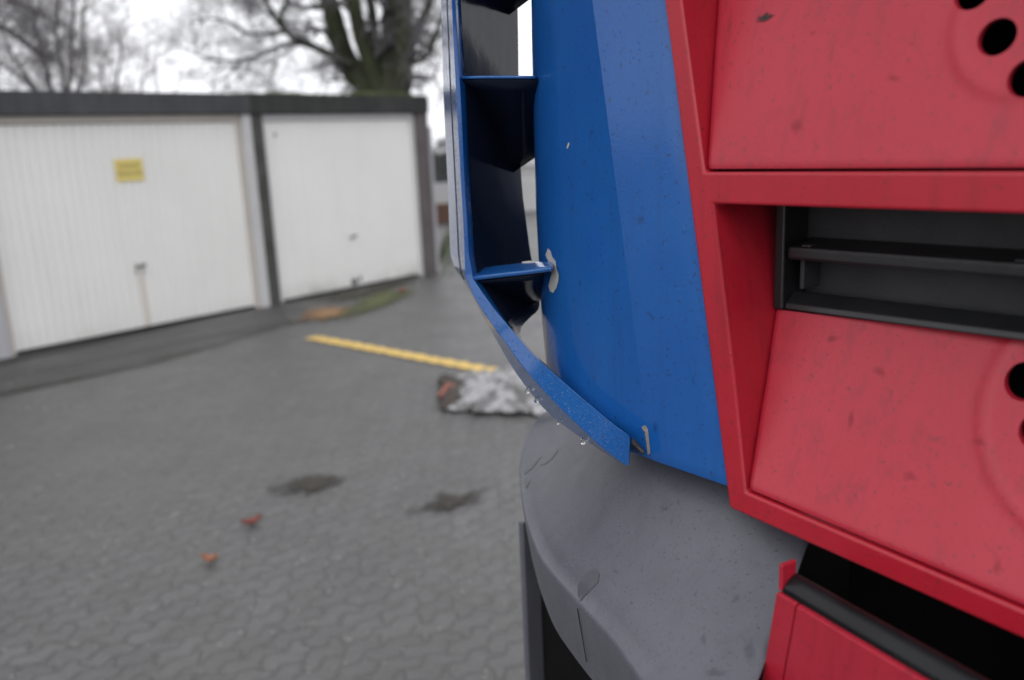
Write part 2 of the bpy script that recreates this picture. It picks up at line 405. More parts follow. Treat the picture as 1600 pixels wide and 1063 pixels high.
def bake(o):
    dg = bpy.context.evaluated_depsgraph_get(); me = bpy.data.meshes.new_from_object(o.evaluated_get(dg))
    old = o.data; o.modifiers.clear(); o.data = me; return o
def tube_mesh(mb, pts, rads, sides=6, cap=True):
    n0 = len(mb.v); prev = None
    for i, p in enumerate(pts):
        d = (pts[min(i+1, len(pts)-1)] - pts[max(i-1, 0)])
        if d.length < 1e-9: d = V((0, 0, 1))
        d.normalize()
        a = prev if prev is not None else V((.31, .52, .79))
        x = (a - d*a.dot(d))
        if x.length < 1e-4: x = V((1, .1, 0)) - d*d.x
        x.normalize(); prev = x; y = d.cross(x)
        for k_ in range(sides):
            t = 2*pi*k_/sides; mb.v.append(p + (x*cos(t)+y*sin(t))*rads[i])
    for i in range(len(pts)-1):
        for k_ in range(sides):
            a = n0+i*sides+k_; b = n0+i*sides+(k_+1) % sides
            mb.f.append((a, b, b+sides, a+sides))
    if cap:
        mb.f.append(tuple(n0+k_ for k_ in range(sides))[::-1]); e = n0+(len(pts)-1)*sides
        mb.f.append(tuple(e+k_ for k_ in range(sides)))
def lerp(a, b, t): return a+(b-a)*t
def interp(xs, ys, x):
    if x <= xs[0]: return ys[0]
    for i in range(len(xs)-1):
        if x <= xs[i+1]:
            t = (x-xs[i])/(xs[i+1]-xs[i]); return ys[i]+(ys[i+1]-ys[i])*t
    return ys[-1]

# ================================================================= THE SETTING
# ground: one sheet to the horizon, finer near the camera
S = 1500
me = from_data('ground', [(-S, -S, 0), (S, -S, 0), (S, S, 0), (-S, S, 0)], [(0, 1, 2, 3)])
tag(link('ground', me, 'paving'), kind='structure')

def blob(name, cx, cy, outline, z, mat, kind='structure', label=None, cat=None, dome=0.0, seed=0, rough=.1):
    """flat or slightly domed patch with an uneven edge; outline in ground metres"""
    pts = []
    n = len(outline)
    for i in range(n):
        a = V(outline[i]); b = V(outline[(i+1) % n])
        m = max(3, int((b-a).length/.03))
        for j in range(m):
            p = a.lerp(b, j/m)
            q = p + V((noise.noise(V((p.x*9, p.y*9, seed))), noise.noise(V((p.x*9, p.y*9, seed+5))), 0)).to_2d()*rough \
                + V((noise.noise(V((p.x*31, p.y*31, seed))), noise.noise(V((p.x*31, p.y*31, seed+5))))) * rough*.4
            pts.append(q)
    c = V((sum(p.x for p in pts)/len(pts), sum(p.y for p in pts)/len(pts)))
    vs = []; fs = []; R_ = 6; m = len(pts); ed = []
    for r in range(R_):
        t = 1 - r/R_
        for p in pts:
            q = c+(p-c)*t
            h = dome*(1-t*t)*(.6+.8*noise.noise(V((q.x*14, q.y*14, seed+9))))
            vs.append((q.x, q.y, z+max(h, 0))); ed.append(t)
    vs.append((c.x, c.y, z+dome*.7))
    for r in range(R_-1):
        for i in range(m):
            fs.append((r*m+i, r*m+(i+1) % m, (r+1)*m+(i+1) % m, (r+1)*m+i))
    for i in range(m): fs.append(((R_-1)*m+i, (R_-1)*m+(i+1) % m, R_*m))
    me_ = from_data(name, vs, fs); ed.append(0.0)
    at_ = me_.attributes.new('edge', 'FLOAT', 'POINT')
    for i_, e_ in enumerate(ed): at_.data[i_].value = e_
    o = link(name, me_, mat, smooth=60, origin=(c.x, c.y, 0))
    if kind: tag(o, kind=kind)
    if label: tag(o, label, cat)
    return o
def gp(x, y): p = ground(x, y); return (p.x, p.y)
def sw(s, w_): p = G(s, w_, 0); return (p.x, p.y)
# apron of smoother asphalt in front of the doors
blob('forecourt', 0, 0, [sw(14, -.1), sw(14, 1.5), sw(5.7, 1.36), sw(4.5, 1.42), sw(3.05, 1.10), sw(2.3, .9), sw(2.2, -.1)], .004, 'apron', rough=.05)
# moss line along its edge and strips of dirt, moss and leaf litter by the right door
def ribbon(name, pts, w0, z, mat):
    vs = []; ws = []
    for (s_, w_) in pts: ws.append((s_, w_))
    P_ = []
    for i in range(len(ws)-1):
        for j in range(12): P_.append((lerp(ws[i][0], ws[i+1][0], j/12), lerp(ws[i][1], ws[i+1][1], j/12)))
    for q, (s_, w_) in enumerate(P_):
        a_ = noise.noise(V((s_*3, 0, 1)))*.08; b_ = noise.noise(V((s_*4, 3, 1)))*.08
        vs += [G(s_, w_-w0/2+a_, z), G(s_, w_+w0/2+b_, z)]
    o = link(name, from_data(name, vs, [(2*i, 2*i+1, 2*i+3, 2*i+2) for i in range(len(P_)-1)]), mat); return tag(o, kind='stuff')
ribbon('moss_strip', [(9, 1.45), (5.9, 1.34), (4.5, 1.40), (3.1, 1.10), (2.3, .90), (1.2, .76)], .16, .009, 'moss_faint')
blob('soil_strip', 0, 0, [sw(2.35, .02), sw(2.2, .75), sw(1.6, .72), sw(.6, .40), sw(.1, .2), sw(.1, .03)], .006, 'apron_dirt', 'stuff', seed=4)
blob('leaf_litter', 0, 0, [gp(455, 506), gp(505, 506), gp(556, 494), gp(566, 482), gp(520, 477), gp(470, 486)], .012, 'litter', 'stuff', dome=.012, seed=5, rough=.05)
blob('moss_patch', 0, 0, [gp(472, 512), gp(545, 505), gp(610, 482), gp(662, 458), gp(660, 444), gp(610, 448), gp(560, 466), gp(535, 490), gp(500, 500)], .013, 'moss_soft', 'stuff', dome=.01, seed=6, rough=.05)
blob('grass_verge', 0, 0, [gp(668, 440), gp(702, 442), gp(750, 428), gp(760, 350), gp(740, 315), gp(700, 330), gp(684, 400)], .010, 'grass', 'stuff', seed=7, dome=.02)
blob('sandy_tread', 0, 0, [gp(440, 490), gp(470, 497), gp(486, 505), gp(450, 505)], .0125, 'apron', 'stuff', seed=8, rough=.03)
# yellow line painted on the paving
a = ground(486, 528); b = ground(830, 592); dd = (b-a).normalized(); nn = V((-dd.y, dd.x, 0))
vs = []; N_ = 130
for i in range(N_+1):
    p = a.lerp(b, i/N_)
    e1 = .072+.014*(1 if (i//4) % 2 else -1)*random.uniform(.2, 1.6); e2 = .072+.014*(1 if ((i+2)//4) % 2 else -1)*random.uniform(.2, 1)
    vs += [p+nn*e1+V((0, 0, .008)), p-nn*e2+V((0, 0, .008))]
me = from_data('road_marking', vs, [(2*i, 2*i+1, 2*i+3, 2*i+2) for i in range(N_)])
tag(link('road_marking', me, 'yellow', origin=a), kind='structure')
# dark sunken patches with wet dirt
for i, ol in enumerate([[(405, 776), (445, 750), (478, 738), (512, 741), (575, 742), (515, 764), (498, 775), (455, 782)],
                        [(612, 812), (650, 788), (668, 786), (692, 764), (718, 770), (785, 762), (745, 790), (715, 803), (680, 808), (650, 806)]]):
    blob('dirt_patch', 0, 0, [gp(*q) for q in ol], .006+.001*i, 'dirt', 'stuff', dome=.008, seed=20+i, rough=.06)

# distant low hill of bare woodland is left out: hedge and houses close the view
def leaf_box(name, f, a0, a1, b0, b1, c0, c1, n, size, mat, label, cat):
    mb = MB()
    rnd = random.Random(len(name)+n)
    mb.box(f, a0+.15, a1-.15, b0+.15, b1-.15, c0, c1-.2)
    for i in range(n):
        p = f(rnd.uniform(a0, a1), rnd.uniform(b0, b1), rnd.uniform(c0, c1)+.15*noise.noise(V((i*.1, 0, 0))))
        x = V((rnd.gauss(0, 1), rnd.gauss(0, 1), rnd.gauss(0, 1))).normalized(); y = x.orthogonal().normalized()
        s_ = size*rnd.uniform(.6, 1.4); k0 = len(mb.v)
        mb.v += [p-x*s_, p+y*s_*.5, p+x*s_, p-y*s_*.5]; mb.f.append((k0, k0+1, k0+2, k0+3))
    me = from_data(name, mb.v, mb.f)
    o = link(name, me, mat, origin=f((a0+a1)/2, (b0+b1)/2, c0)); return tag(o, label, cat)
def WX(base, ang):
    ca, sa = cos(ang), sin(ang)
    return lambda a, b, c: V(base)+V((a*ca-b*sa, a*sa+b*ca, c))

# ================================================================= GARAGES
def garage(s0, s1, dr0, dr1, posts, fascia, door, label, depth=5.6, ribs=None, top=2.31):
    org = G((s0+s1)/2, 0, 0)
    g = empty('garage', org, label, 'garage')
    # concrete box: side walls, back, roof
    mb = MB()
    mb.box(G, s0+.01, s0+.10, -depth, -.14, 0, top-.1); mb.box(G, s1-.10, s1-.01, -depth, -.14, 0, top-.1)
    mb.box(G, s0+.102, s1-.102, -depth, -depth+.1, 0, top-.1)
    mb.build('wall', 'wall', g, .004)
    MB().box(G, s0+.01, s1-.01, -depth, -.122, top-.098, top-.03).build('roof', 'roof', g, .004)
    fo = MB().box(G, s0, s1, -.12, .05, 2.10, top).build('fascia', fascia, g, .008)
    for (a, b, m, w_) in posts:
        MB().box(G, a, b, -.14, w_, 0, 2.098).build('post', m, g, .006)
    fr = MB()
    fm = 'frame_beige' if door == 'door_a' else 'frame_white'
    fr.box(G, dr0-.0, dr0+.05, -.09, -.02, .0, 2.03); fr.box(G, dr1-.05, dr1, -.09, -.02, .0, 2.03)
    fr.box(G, dr0, dr1, -.088, -.018, 2.032, 2.096)
    fr.build('door_frame', fm, g, .003)
    # up-and-over door leaf with pressed ribs
    a0, a1 = dr0+.054, dr1-.054; z0, z1 = .035, 2.02
    vs = []; fs = []
    pitch, dep = (ribs or (.1, .006))
    prof = []; s = a0
    while s < a1-1e-6:
        for t, d in ((0, 0), (.42, 0), (.5, -dep), (.92, -dep)):
            if s+t*pitch < a1: prof.append((s+t*pitch, d))
        s += pitch
    prof.append((a1, 0))
    for (s_, d) in prof: vs += [G(s_, -.055+d, z0), G(s_, -.055+d, z1)]
    n = len(prof)
    fs = [(2*i, 2*i+1, 2*i+3, 2*i+2) for i in range(n-1)]
    me = from_data('door', vs, fs)
    mid = (a0+a1)/2
    o = bpy.data.objects.new('door', me); C.objects.link(o); me.materials.append(MAT[door])
    # own frame: x along the door, z up, origin at the bottom middle
    R3 = Matrix((-GD, GN, V((0, 0, 1)))).transposed().to_4x4(); R3.translation = G(mid, -.055, 0)
    me.transform(R3.inverted()); o.parent = g; o.matrix_local = Matrix.Translation(-org) @ R3
    m = o.modifiers.new('solid', 'SOLIDIFY'); m.thickness = .03; m.offset = 0
    return g, o, mid, R3
def on_door(o, R3, mb, name, mat, bev=.0):
    me = fixn(from_data(name, [R3.inverted() @ v for v in mb.v], mb.f)); me.materials.append(MAT[mat])
    c = bpy.data.objects.new(name, me); C.objects.link(c); c.parent = o
    if bev: bevel(c, bev)
    return c
gA, dA, mA, RA = garage(2.462, 5.42, 2.575, 5.175, [(2.464, 2.573, 'post_white', .02), (5.177, 5.418, 'post_light', .02)],
                        'fascia_grey', 'door_a', 'left prefab garage with white ribbed door and small yellow sign', ribs=(.082, .011))
gB, dB, mB, RB = garage(-.18, 2.458, .04, 2.32, [(2.322, 2.456, 'post_dark', .02), (-.178, .038, 'post_brown', .02)],
                        'fascia_dark', 'door_b', 'right prefab garage with smooth white door under a blackened mossy fascia', ribs=(.115, .002))
MBP = MB().box(G, -.275, -.182, -.5, -.02, 0, 1.93).build('pier', 'post_light', gB, .01)
for (d_, m_, R_) in ((dA, mA, RA), (dB, mB, RB)):
    hb = MB(); hb.box(G, m_-.035, m_+.035, -.052, -.044, .56, .68)
    tube_mesh(hb, [G(m_, -.044, .64), G(m_, .0, .64)], [.012, .012], 10)
    tube_mesh(hb, [G(m_-.05, .0, .655), G(m_+.05, .0, .645)], [.012, .011], 10)
    on_door(d_, R_, hb, 'handle', 'handle', .002)
lb = MB(); lb.box(G, mB-.10, mB+.03, -.05, -.042, .07, .15); lb.box(G, mB-.03, mB+.07, -.042, -.036, .05, .12)
on_door(dB, RB, lb, 'latch_plate', 'handle', .002)
lb = MB(); lb.box(G, 2.12, 2.18, -.052, -.042, 1.85, 1.90)
on_door(dB, RB, lb, 'vent', 'handle', .002)
# yellow sign with two lines of lettering
s0, s1, z0, z1 = 3.705, 3.985, 1.475, 1.69
sg = empty('door_sign', G(3.845, -.04, 1.58), 'small yellow notice sign on the left ribbed garage door', 'sign')
MB().box(G, s0, s1, -.0405, -.034, z0, z1).build('sign_plate', 'sign', sg, .002)
def text_mesh(name, txt, size, cx, cz, parent):
    cu = bpy.data.curves.new(name, 'FONT'); cu.body = txt; cu.size = size; cu.align_x = 'CENTER'; cu.align_y = 'CENTER'; cu.extrude = .0006
    cu.offset = .0008
    t = bpy.data.objects.new(name, cu); C.objects.link(t)
    bpy.context.view_layer.update()
    me = bpy.data.meshes.new_from_object(t.evaluated_get(bpy.context.evaluated_depsgraph_get()))
    bpy.data.objects.remove(t)
    me.transform(Matrix((GD, V((0, 0, 1)), GN)).transposed().to_4x4())
    me.transform(Matrix.Translation(G(cx, -.0325, cz)))
    me.materials.clear()
    return link(name, me, 'ink', parent)
text_mesh('lettering', 'AUSFAHRT', .046, 3.845, 1.62, sg)
text_mesh('lettering', 'FREIHALTEN', .046, 3.845, 1.55, sg)
# moss tufts along the roof edge of the right garage
mb = MB(); rnd = random.Random(3)
for i in range(700):
    s = rnd.uniform(-.2, 2.5) if rnd.random() > .5 else rnd.choice([.45, .7, 2.45, 1.9])+rnd.gauss(0, .12)
    s = min(max(s, -.24), 2.6)
    p = G(s, rnd.uniform(-.1, .045), 2.312); h = rnd.uniform(.004, .03)*(.4+1.2*abs(noise.noise(V((s*3, 0, 5)))))
    tube_mesh(mb, [p, p+V((0, 0, h))], [rnd.uniform(.01, .03), .004], 5)
o = mb.build('roof_moss', 'moss', None, origin=G(1.2, 0, 2.31)); tag(o, kind='stuff')
# litter piled on the roof at the foot of the tree
mb = MB()
for i in range(240):
    p = G(rnd.uniform(.1, 1.0), rnd.uniform(-.12, .03), 2.315+.03*rnd.random()); tube_mesh(mb, [p, p+V((rnd.uniform(-.03, .03), .01, .02))], [.02, .004], 4)
o = mb.build('roof_leaf_litter', 'moss', None, origin=G(.6, 0, 2.31)); tag(o, kind='stuff')

# ================================================================= BEYOND THE GARAGES
f = WX((6.0, 24.5, 0), radians(6))
leaf_box('hedge', f, -14, -7.0, -.5, .5, 0, 1.62, 3500, .07, 'hedge', 'dark leafless hedge beyond the right end of the garages', 'hedge')
f = WX((2.0, 19.5, 0), radians(4))
o = MB().box(f, -6, -2.85, -.12, .12, 0, .42).build('brick_wall', 'brick', None, .01, origin=(2, 19.5, 0)); tag(o, 'low red brown brick wall beyond the right garage', 'wall')
f = WX((2.0, 21.5, 0), radians(4))
o = MB().box(f, -6, 12, -.05, .05, .0, .78).build('low_fence', 'house', None, .01, origin=(2, 21.5, 0)); tag(o, 'low pale fence behind the red brown brick wall', 'fence')
f = WX((7.0, 60, 0), radians(-12))
hs = empty('house', (7, 60, 0), 'distant pale house beyond the hedge right of the garages', 'house')
MB().box(f, -12, 14, 0, 9, 0, 1.9).build('wall', 'house', hs)
rb = MB(); rb.add(([f(-12.4, -.5, 1.9), f(14.4, -.5, 1.9), f(14.4, 9.5, 1.9), f(-12.4, 9.5, 1.9), f(-10, 4.5, 2.9), f(12, 4.5, 2.9)], [(0, 1, 5, 4), (2, 3, 4, 5), (0, 4, 3), (1, 2, 5), (0, 3, 2, 1)]))
rb.build('roof', 'houseroof', hs)
leaf_box('hedge', lambda a, b, c: G(a, b, c), 5.9, 11, -1.4, -.3, 0, 2.9, 6000, .06, 'unseen_hedge', 'unseen dark evergreen hedge added left of the left garage to darken reflections', 'hedge')  # unseen hedge added to keep pale reflections off the blue panel
for i in range(6):
    MB().box(f, -10+i*4, -8.6+i*4, -.05, .02, .6, 1.6).build('window', 'glass', hs)

# unseen dark block added beyond the garage row to darken the panels' reflections
f = WX((-17, 9.5, 0), radians(62))
hb_ = empty('unseen_building', (-17, 9.5, 0), 'unseen dark brick block added beyond the garage row to darken reflections', 'building')
MB().box(f, -7.5, 6, 0, 9, 0, 9.5).build('wall', 'unseen_brick', hb_, .02)
MB().box(f, -7.9, 6.4, -.4, 9.4, 9.503, 9.9).build('roof', 'houseroof', hb_, .02)  # roof of the unseen added block
for i in range(5):
    for j in range(3):
        wn = MB().box(f, -6.8+i*2.6, -5.4+i*2.6, -.04, .05, 1.1+j*2.9, 2.5+j*2.9).build('window', 'glass', hb_)

# ================================================================= TREES
def branchy(mbs, p, d, L, r, depth, rnd, up=.1, maxd=5, twist=.35, spread=.7, sides=(7, 5, 4, 3, 3, 3)):
    n = max(3, int(5-depth*.4)); pts = [p.copy()]; rads = [r]
    dd = d.normalized(); q = p.copy()
    for i in range(n):
        j = V((rnd.gauss(0, 1), rnd.gauss(0, 1), rnd.gauss(0, 1)))*twist*.5
        dd = (dd + j*.55 + V((0, 0, up*.4))).normalized(); q = q + dd*(L/n); pts.append(q.copy()); rads.append(max(r*(1-.62*(i+1)/n), .0028))
    mb = mbs[0] if depth <= 0 else mbs[1]
    tube_mesh(mb, pts, rads, sides[min(depth, 5)], cap=False)
    if depth >= maxd: return
    kids = rnd.randint(3, 5) if depth < maxd-1 else rnd.randint(4, 6)
    for k_ in range(kids):
        i = rnd.randint(1, n); base = pts[i]; bd = (pts[i]-pts[i-1]).normalized()
        side = V((rnd.gauss(0, 1), rnd.gauss(0, 1), rnd.gauss(0, 1))); side = (side - bd*side.dot(bd)).normalized()
        nd = (bd*rnd.uniform(.5, 1)+side*spread*rnd.uniform(.6, 1.3)).normalized()
        branchy(mbs, base, nd, L*rnd.uniform(.5, .72), max(rads[i]*.62, .003), depth+1, rnd, up, maxd, twist, spread, sides)
def stem(mb, pxs, Y, r0_, r1_, rnd, yj=.5):
    pts = []; y = Y; n = len(pxs)
    for i, (x, yy) in enumerate(pxs):
        pts.append(atY(x, yy, y)); y += rnd.uniform(-yj, yj)*.5
    # smooth
    out = []; 
    for i in range(n-1):
        p0, p1, p2, p3 = pts[max(i-1, 0)], pts[i], pts[i+1], pts[min(i+2, n-1)]
        for t in (0, .25, .5, .75):
            out.append(.5*((2*p1)+(p2-p0)*t+(2*p0-5*p1+4*p2-p3)*t*t+(3*p1-p0-3*p2+p3)*t**3))
    out.append(pts[-1])
    m = len(out); rads = [lerp(r0_, r1_, i/(m-1))*(1+.08*rnd.uniform(-1, 1)) for i in range(m)]
    tube_mesh(mb, out, rads, 10)
    return out, rads
def make_tree(name, Y, px, stems, label, mats, seed, maxd, Lk=1.0, twigs=1.0, up=.1, kid_L=(1.0, 1.9), k_every=2):
    rnd = random.Random(seed)
    base = atY(px, 300, Y); base.z = 0
    root = empty(name, base, label, 'tree', None)
    tm, cm = MB(), MB()
    for (pxs, ra, rb_, kids) in stems:
        out, rads = stem(tm, pxs, Y, ra, rb_, rnd)
        m = len(out)
        for i in range(int(m*.15)+1, m, k_every):
            for q in range(kids):
                if rnd.random() > twigs: continue
                bd = (out[i]-out[i-1]).normalized()
                side = V((rnd.gauss(0, 1), rnd.gauss(0, .8), rnd.gauss(0, .7))); side = (side-bd*side.dot(bd)).normalized()
                d = (bd*rnd.uniform(.3, .9)+side).normalized()
                branchy((tm, cm), out[i], d, Lk*rnd.uniform(*kid_L), max(.012, rads[i]*.34), 1, rnd, up, maxd)
    t = link('trunk', from_data('trunk', tm.v, tm.f), mats[0], root, 180)
    c = link('crown', from_data('crown', cm.v, cm.f), mats[1], root, 180)
    return root
def px_base(px, Y, x0, y0):
    """pixel of the foot of a tree that stands on the ground at depth Y under pixel (x0, y0)"""
    p = atY(x0, y0, Y); p.z = 0; q = p-O; d = q.dot(fw)
    return (800+FPX*q.dot(RT)/d, 531.5-FPX*q.dot(UP)/d)
Y1 = 17.0
foot = px_base(0, Y1, 606, 150)
make_tree('tree', Y1, 606, [
    ([foot, (612, 220), (612, 160), (610, 90), (612, 30), (608, -60), (600, -170)], .34, .13, 1),
    ([(608, 190), (578, 142), (548, 105), (530, 62), (518, 15), (500, -50), (470, -150)], .26, .13, 1),
    ([(602, 170), (588, 130), (572, 85), (560, 40), (548, -20), (535, -120)], .19, .10, 1),
    ([(612, 165), (602, 110), (586, 60), (580, 10), (560, -80)], .15, .07, 1),
    ([(612, 185), (626, 140), (632, 90), (630, 30), (634, -70), (640, -160)], .22, .12, 1),
    ([(614, 150), (622, 85), (612, 30), (640, -40)], .12, .06, 1),
    ([(548, 105), (532, 93), (515, 84), (482, 70), (448, 50), (420, 12), (395, -45)], .085, .04, 2),
    ([(482, 70), (455, 68), (425, 78), (390, 92), (340, 95), (300, 82)], .05, .018, 2),
    ([(448, 50), (420, 52), (385, 52), (350, 32), (310, 30)], .045, .015, 2),
    ([(445, 46), (440, 22), (452, -10), (440, -60)], .045, .03, 2),
    ([(626, 100), (645, 98), (665, 88), (676, 68), (690, 30), (720, -20)], .07, .04, 2),
    ([(500, -50), (440, -70), (370, -60), (310, -40)], .09, .03, 2),
    ([(380, 94), (365, 110), (352, 120), (330, 132)], .02, .01, 1),
    ([(520, 20), (500, 10), (470, 12), (440, -5)], .06, .03, 2),
    ([(632, 60), (660, 30), (680, -20), (700, -90)], .09, .05, 2),
], 'big bare tree with mossy forked trunk behind the right garage', ('bark_moss', 'twig'), 11, 4, kid_L=(.5, 1.15), k_every=3, up=.03)
Y2 = 20.0
make_tree('tree', Y2, -90, [
    ([px_base(0, Y2, -120, 100), (-120, 100), (-100, 20), (-95, -80)], .22, .12, 1),
    ([(-110, 60), (-50, 20), (0, 42), (30, 60), (62, 82), (90, 96), (125, 120)], .10, .02, 2),
    ([(-110, 0), (-40, -20), (30, 5), (80, 30)], .08, .03, 3),
    ([(-100, 80), (-30, 90), (20, 110), (60, 150)], .06, .02, 3),
], 'bare tree at the left edge reaching dark branches over the left garage', ('bark_grey', 'twig'), 5, 4, kid_L=(.7, 1.6), k_every=2)
Y3 = 22.0
f0 = px_base(0, Y3, 95, 150)
make_tree('tree', Y3, 95, [
    ([f0, (88, 200), (78, 130), (60, 60), (45, -10), (30, -80)], .07, .03, 2),
    ([(95, 230), (108, 140), (112, 70), (116, 10), (112, -60)], .06, .03, 2),
    ([(90, 220), (100, 130), (88, 60), (92, 0), (80, -60)], .06, .03, 2),
    ([(95, 220), (122, 150), (135, 90), (128, 30), (140, -20)], .05, .02, 2),
    ([(90, 220), (60, 150), (35, 110), (10, 70), (-10, 20)], .06, .02, 2),
], 'brownish bare tree with upright twigs above the left garage', ('bark_grey', 'twig_brown'), 9, 4, kid_L=(.6, 1.3), k_every=2, up=.35)
Y4 = 19.0
f0 = px_base(0, Y4, 185, 200)
make_tree('tree', Y4, 185, [
    ([f0, (184, 190), (182, 130), (190, 85), (186, 55)], .05, .015, 2),
    ([(185, 220), (165, 150), (158, 110), (168, 70)], .035, .012, 2),
    ([(185, 220), (215, 160), (225, 120), (232, 70)], .035, .012, 1),
    ([(185, 230), (232, 180), (246, 140), (244, 110)], .03, .010, 1),
], 'low bare sapling between the two bigger trees above the left garage', ('bark_grey', 'twig_brown'), 21, 3, kid_L=(.35, .8), k_every=2, up=.35)

# ================================================================= SMALL THINGS ON THE PAVING
def leaf(name, px, py, L, W, rot, mat, label, seed):
    rnd = random.Random(seed); p0 = ground(px, py); n = 14; vs = []; fs = []
    for i in range(n+1):
        t = i/n; wd = W*sin(pi*min(1, t*1.02))**.7*(1+.25*sin(t*22+seed))
        for j in (-1, -.5, 0, .5, 1):
            x = (t-.5)*L; y = wd*j*.5
            z = .006+.018*abs(j)**1.5+.022*(t-.5)**2*4+rnd.uniform(0, .002)
            vs.append(p0+V((x*cos(rot)-y*sin(rot), x*sin(rot)+y*cos(rot), z)))
    for i in range(n):
        for j in range(4): a = i*5+j; fs.append((a, a+1, a+6, a+5))
    o = link(name, from_data(name, vs, fs), mat, smooth=180, origin=(p0.x, p0.y, 0))
    m = o.modifiers.new('s', 'SOLIDIFY'); m.thickness = .0015
    return tag(o, label, 'leaf')
leaf('fallen_leaf', 394, 821, .10, .05, radians(35), 'leaf_red', 'curled dark red leaf on the wet paving', 1)
leaf('fallen_leaf', 329, 880, .075, .05, radians(-5), 'leaf_dry', 'small orange leaf nearest the camera on the wet paving', 2)
leaf('fallen_leaf', 628, 457, .16, .10, radians(70), 'leaf_red', 'dark red leaf by the foot of the right garage door', 3)
# gravel specks: too many to count
mb = MB(); rnd = random.Random(12)
for i in range(300):
    if i < 220: px, py = rnd.uniform(-40, 850), rnd.uniform(640, 1090)
    else: px, py = rnd.uniform(-40, 850), 540+100*rnd.random()**.6
    if rnd.random() < .35: px = rnd.gauss(640, 200); py = rnd.gauss(850, 110)
    if px > 900 or py < 560: continue
    p = ground(px, py); s = rnd.uniform(.0016, .0045)*(1+.12*p.length)
    tube_mesh(mb, [p, p+V((0, 0, s*.8)), p+V((0, 0, s*1.3))], [s, s*.9, s*.3], 6)
o = mb.build('gravel', 'pebble', None, smooth=60); tag(o, kind='stuff')

# crumpled silver plastic sheet and the brown package at its end
def crumple(name, pxq, h, mat, nx, ny, seed, parent=None, org=None, amp=1.0):
    q = [ground(*p) for p in pxq]
    def P(i, j):
        u, v = i, j
        p = (q[0]*(1-u)+q[1]*u)*(1-v)+(q[3]*(1-u)+q[2]*u)*v
        e = max(0, 1-abs(2*u-1)**4)*max(0, 1-abs(2*v-1)**4)
        n_ = (.55-abs(noise.noise(V((p.x*4, p.y*4, seed)))))*1.5+(.5-abs(noise.noise(V((p.x*10, p.y*10, seed+3)))))*.8+(.5-abs(noise.noise(V((p.x*26, p.y*26, seed+3)))))*.28
        jx = noise.noise(V((u*5, v*5, seed+8)))*.09*(1 if min(u, v) < .1 or max(u, v) > .9 else .4)
        return p+V((jx, jx*.6, .006+h*(e*.35+.1)*(.35+n_*amp)))
    vs = [P(i/(nx-1), j/(ny-1)) for j in range(ny) for i in range(nx)]
    fs = [(j*nx+i, j*nx+i+1, (j+1)*nx+i+1, (j+1)*nx+i) for j in range(ny-1) for i in range(nx-1)]
    o = link(name, from_data(name, vs, fs), mat, parent, 25, origin=org if org is not None else (q[0]+q[2])/2)
    m = o.modifiers.new('s', 'SOLIDIFY'); m.thickness = .004; m.offset = -1
    return o
o = crumple('plastic_sheet', [(706, 645), (872, 655), (872, 583), (716, 592)], .17, 'silver', 90, 60, 2, amp=1.1)
tag(o, 'crumpled silver plastic sheet lying on the paving below the yellow line', 'plastic sheet')
pk = empty('package', ground(702, 640), 'sodden dark brown package with a faded red strip beside the silver sheet', 'package')
crumple('wrapper', [(688, 642), (722, 644), (716, 594), (688, 596)], .20, 'card', 26, 26, 5, pk, ground(702, 640), amp=.6)
crumple('strip', [(694, 632), (716, 624), (716, 617), (696, 625)], .27, 'redstrip', 20, 12, 6, pk, ground(702, 640), amp=.5)

# ================================================================= THE TRUCK
truck = empty('truck', T(.30, -.60, 0), 'red, blue and grey truck front corner close on the right', 'truck')
def proj(p):
    q = p-O; d = q.dot(fw); return 800+FPX*q.dot(RT)/d, 531.5-FPX*q.dot(UP)/d
UC = -.52                                     # middle of the truck front
def mir(l): return [(2*UC-u, z) for u, z in reversed(l)]
def u_out(z): return lerp(.409, .479, (z-1.386)/(1.806-1.386))       # outer edge of the red grille frame
def zb_rim(u): return 1.386-.09*(.409-max(u, 2*UC-u))                # its lower edge
ZT = 2.02
left = [(.409, 1.386), (u_out(1.6), 1.6), (u_out(ZT), ZT)]
outer = left + mir(left) + [(UC, zb_rim(UC))]
def w1u(z): return lerp(.438, .462, (z-1.669)/(.135))
def w2u(z): return interp([1.405, 1.491, 1.644], [.393, .4045, .429], z)
def zb2(u): return 1.405-.093*(.393-max(u, 2*UC-u))
W1 = [(w1u(1.669), 1.669), (w1u(1.95), 1.95)]; W1 = W1 + mir(W1)
W2 = [(.393, 1.405), (.4045, 1.491), (.429, 1.644)]; W2 = W2 + mir(W2) + [(UC, zb2(UC))]
fr = plate('grille_frame', outer, [W1, W2], 0, -.10, 'red_frame', truck, .0022)

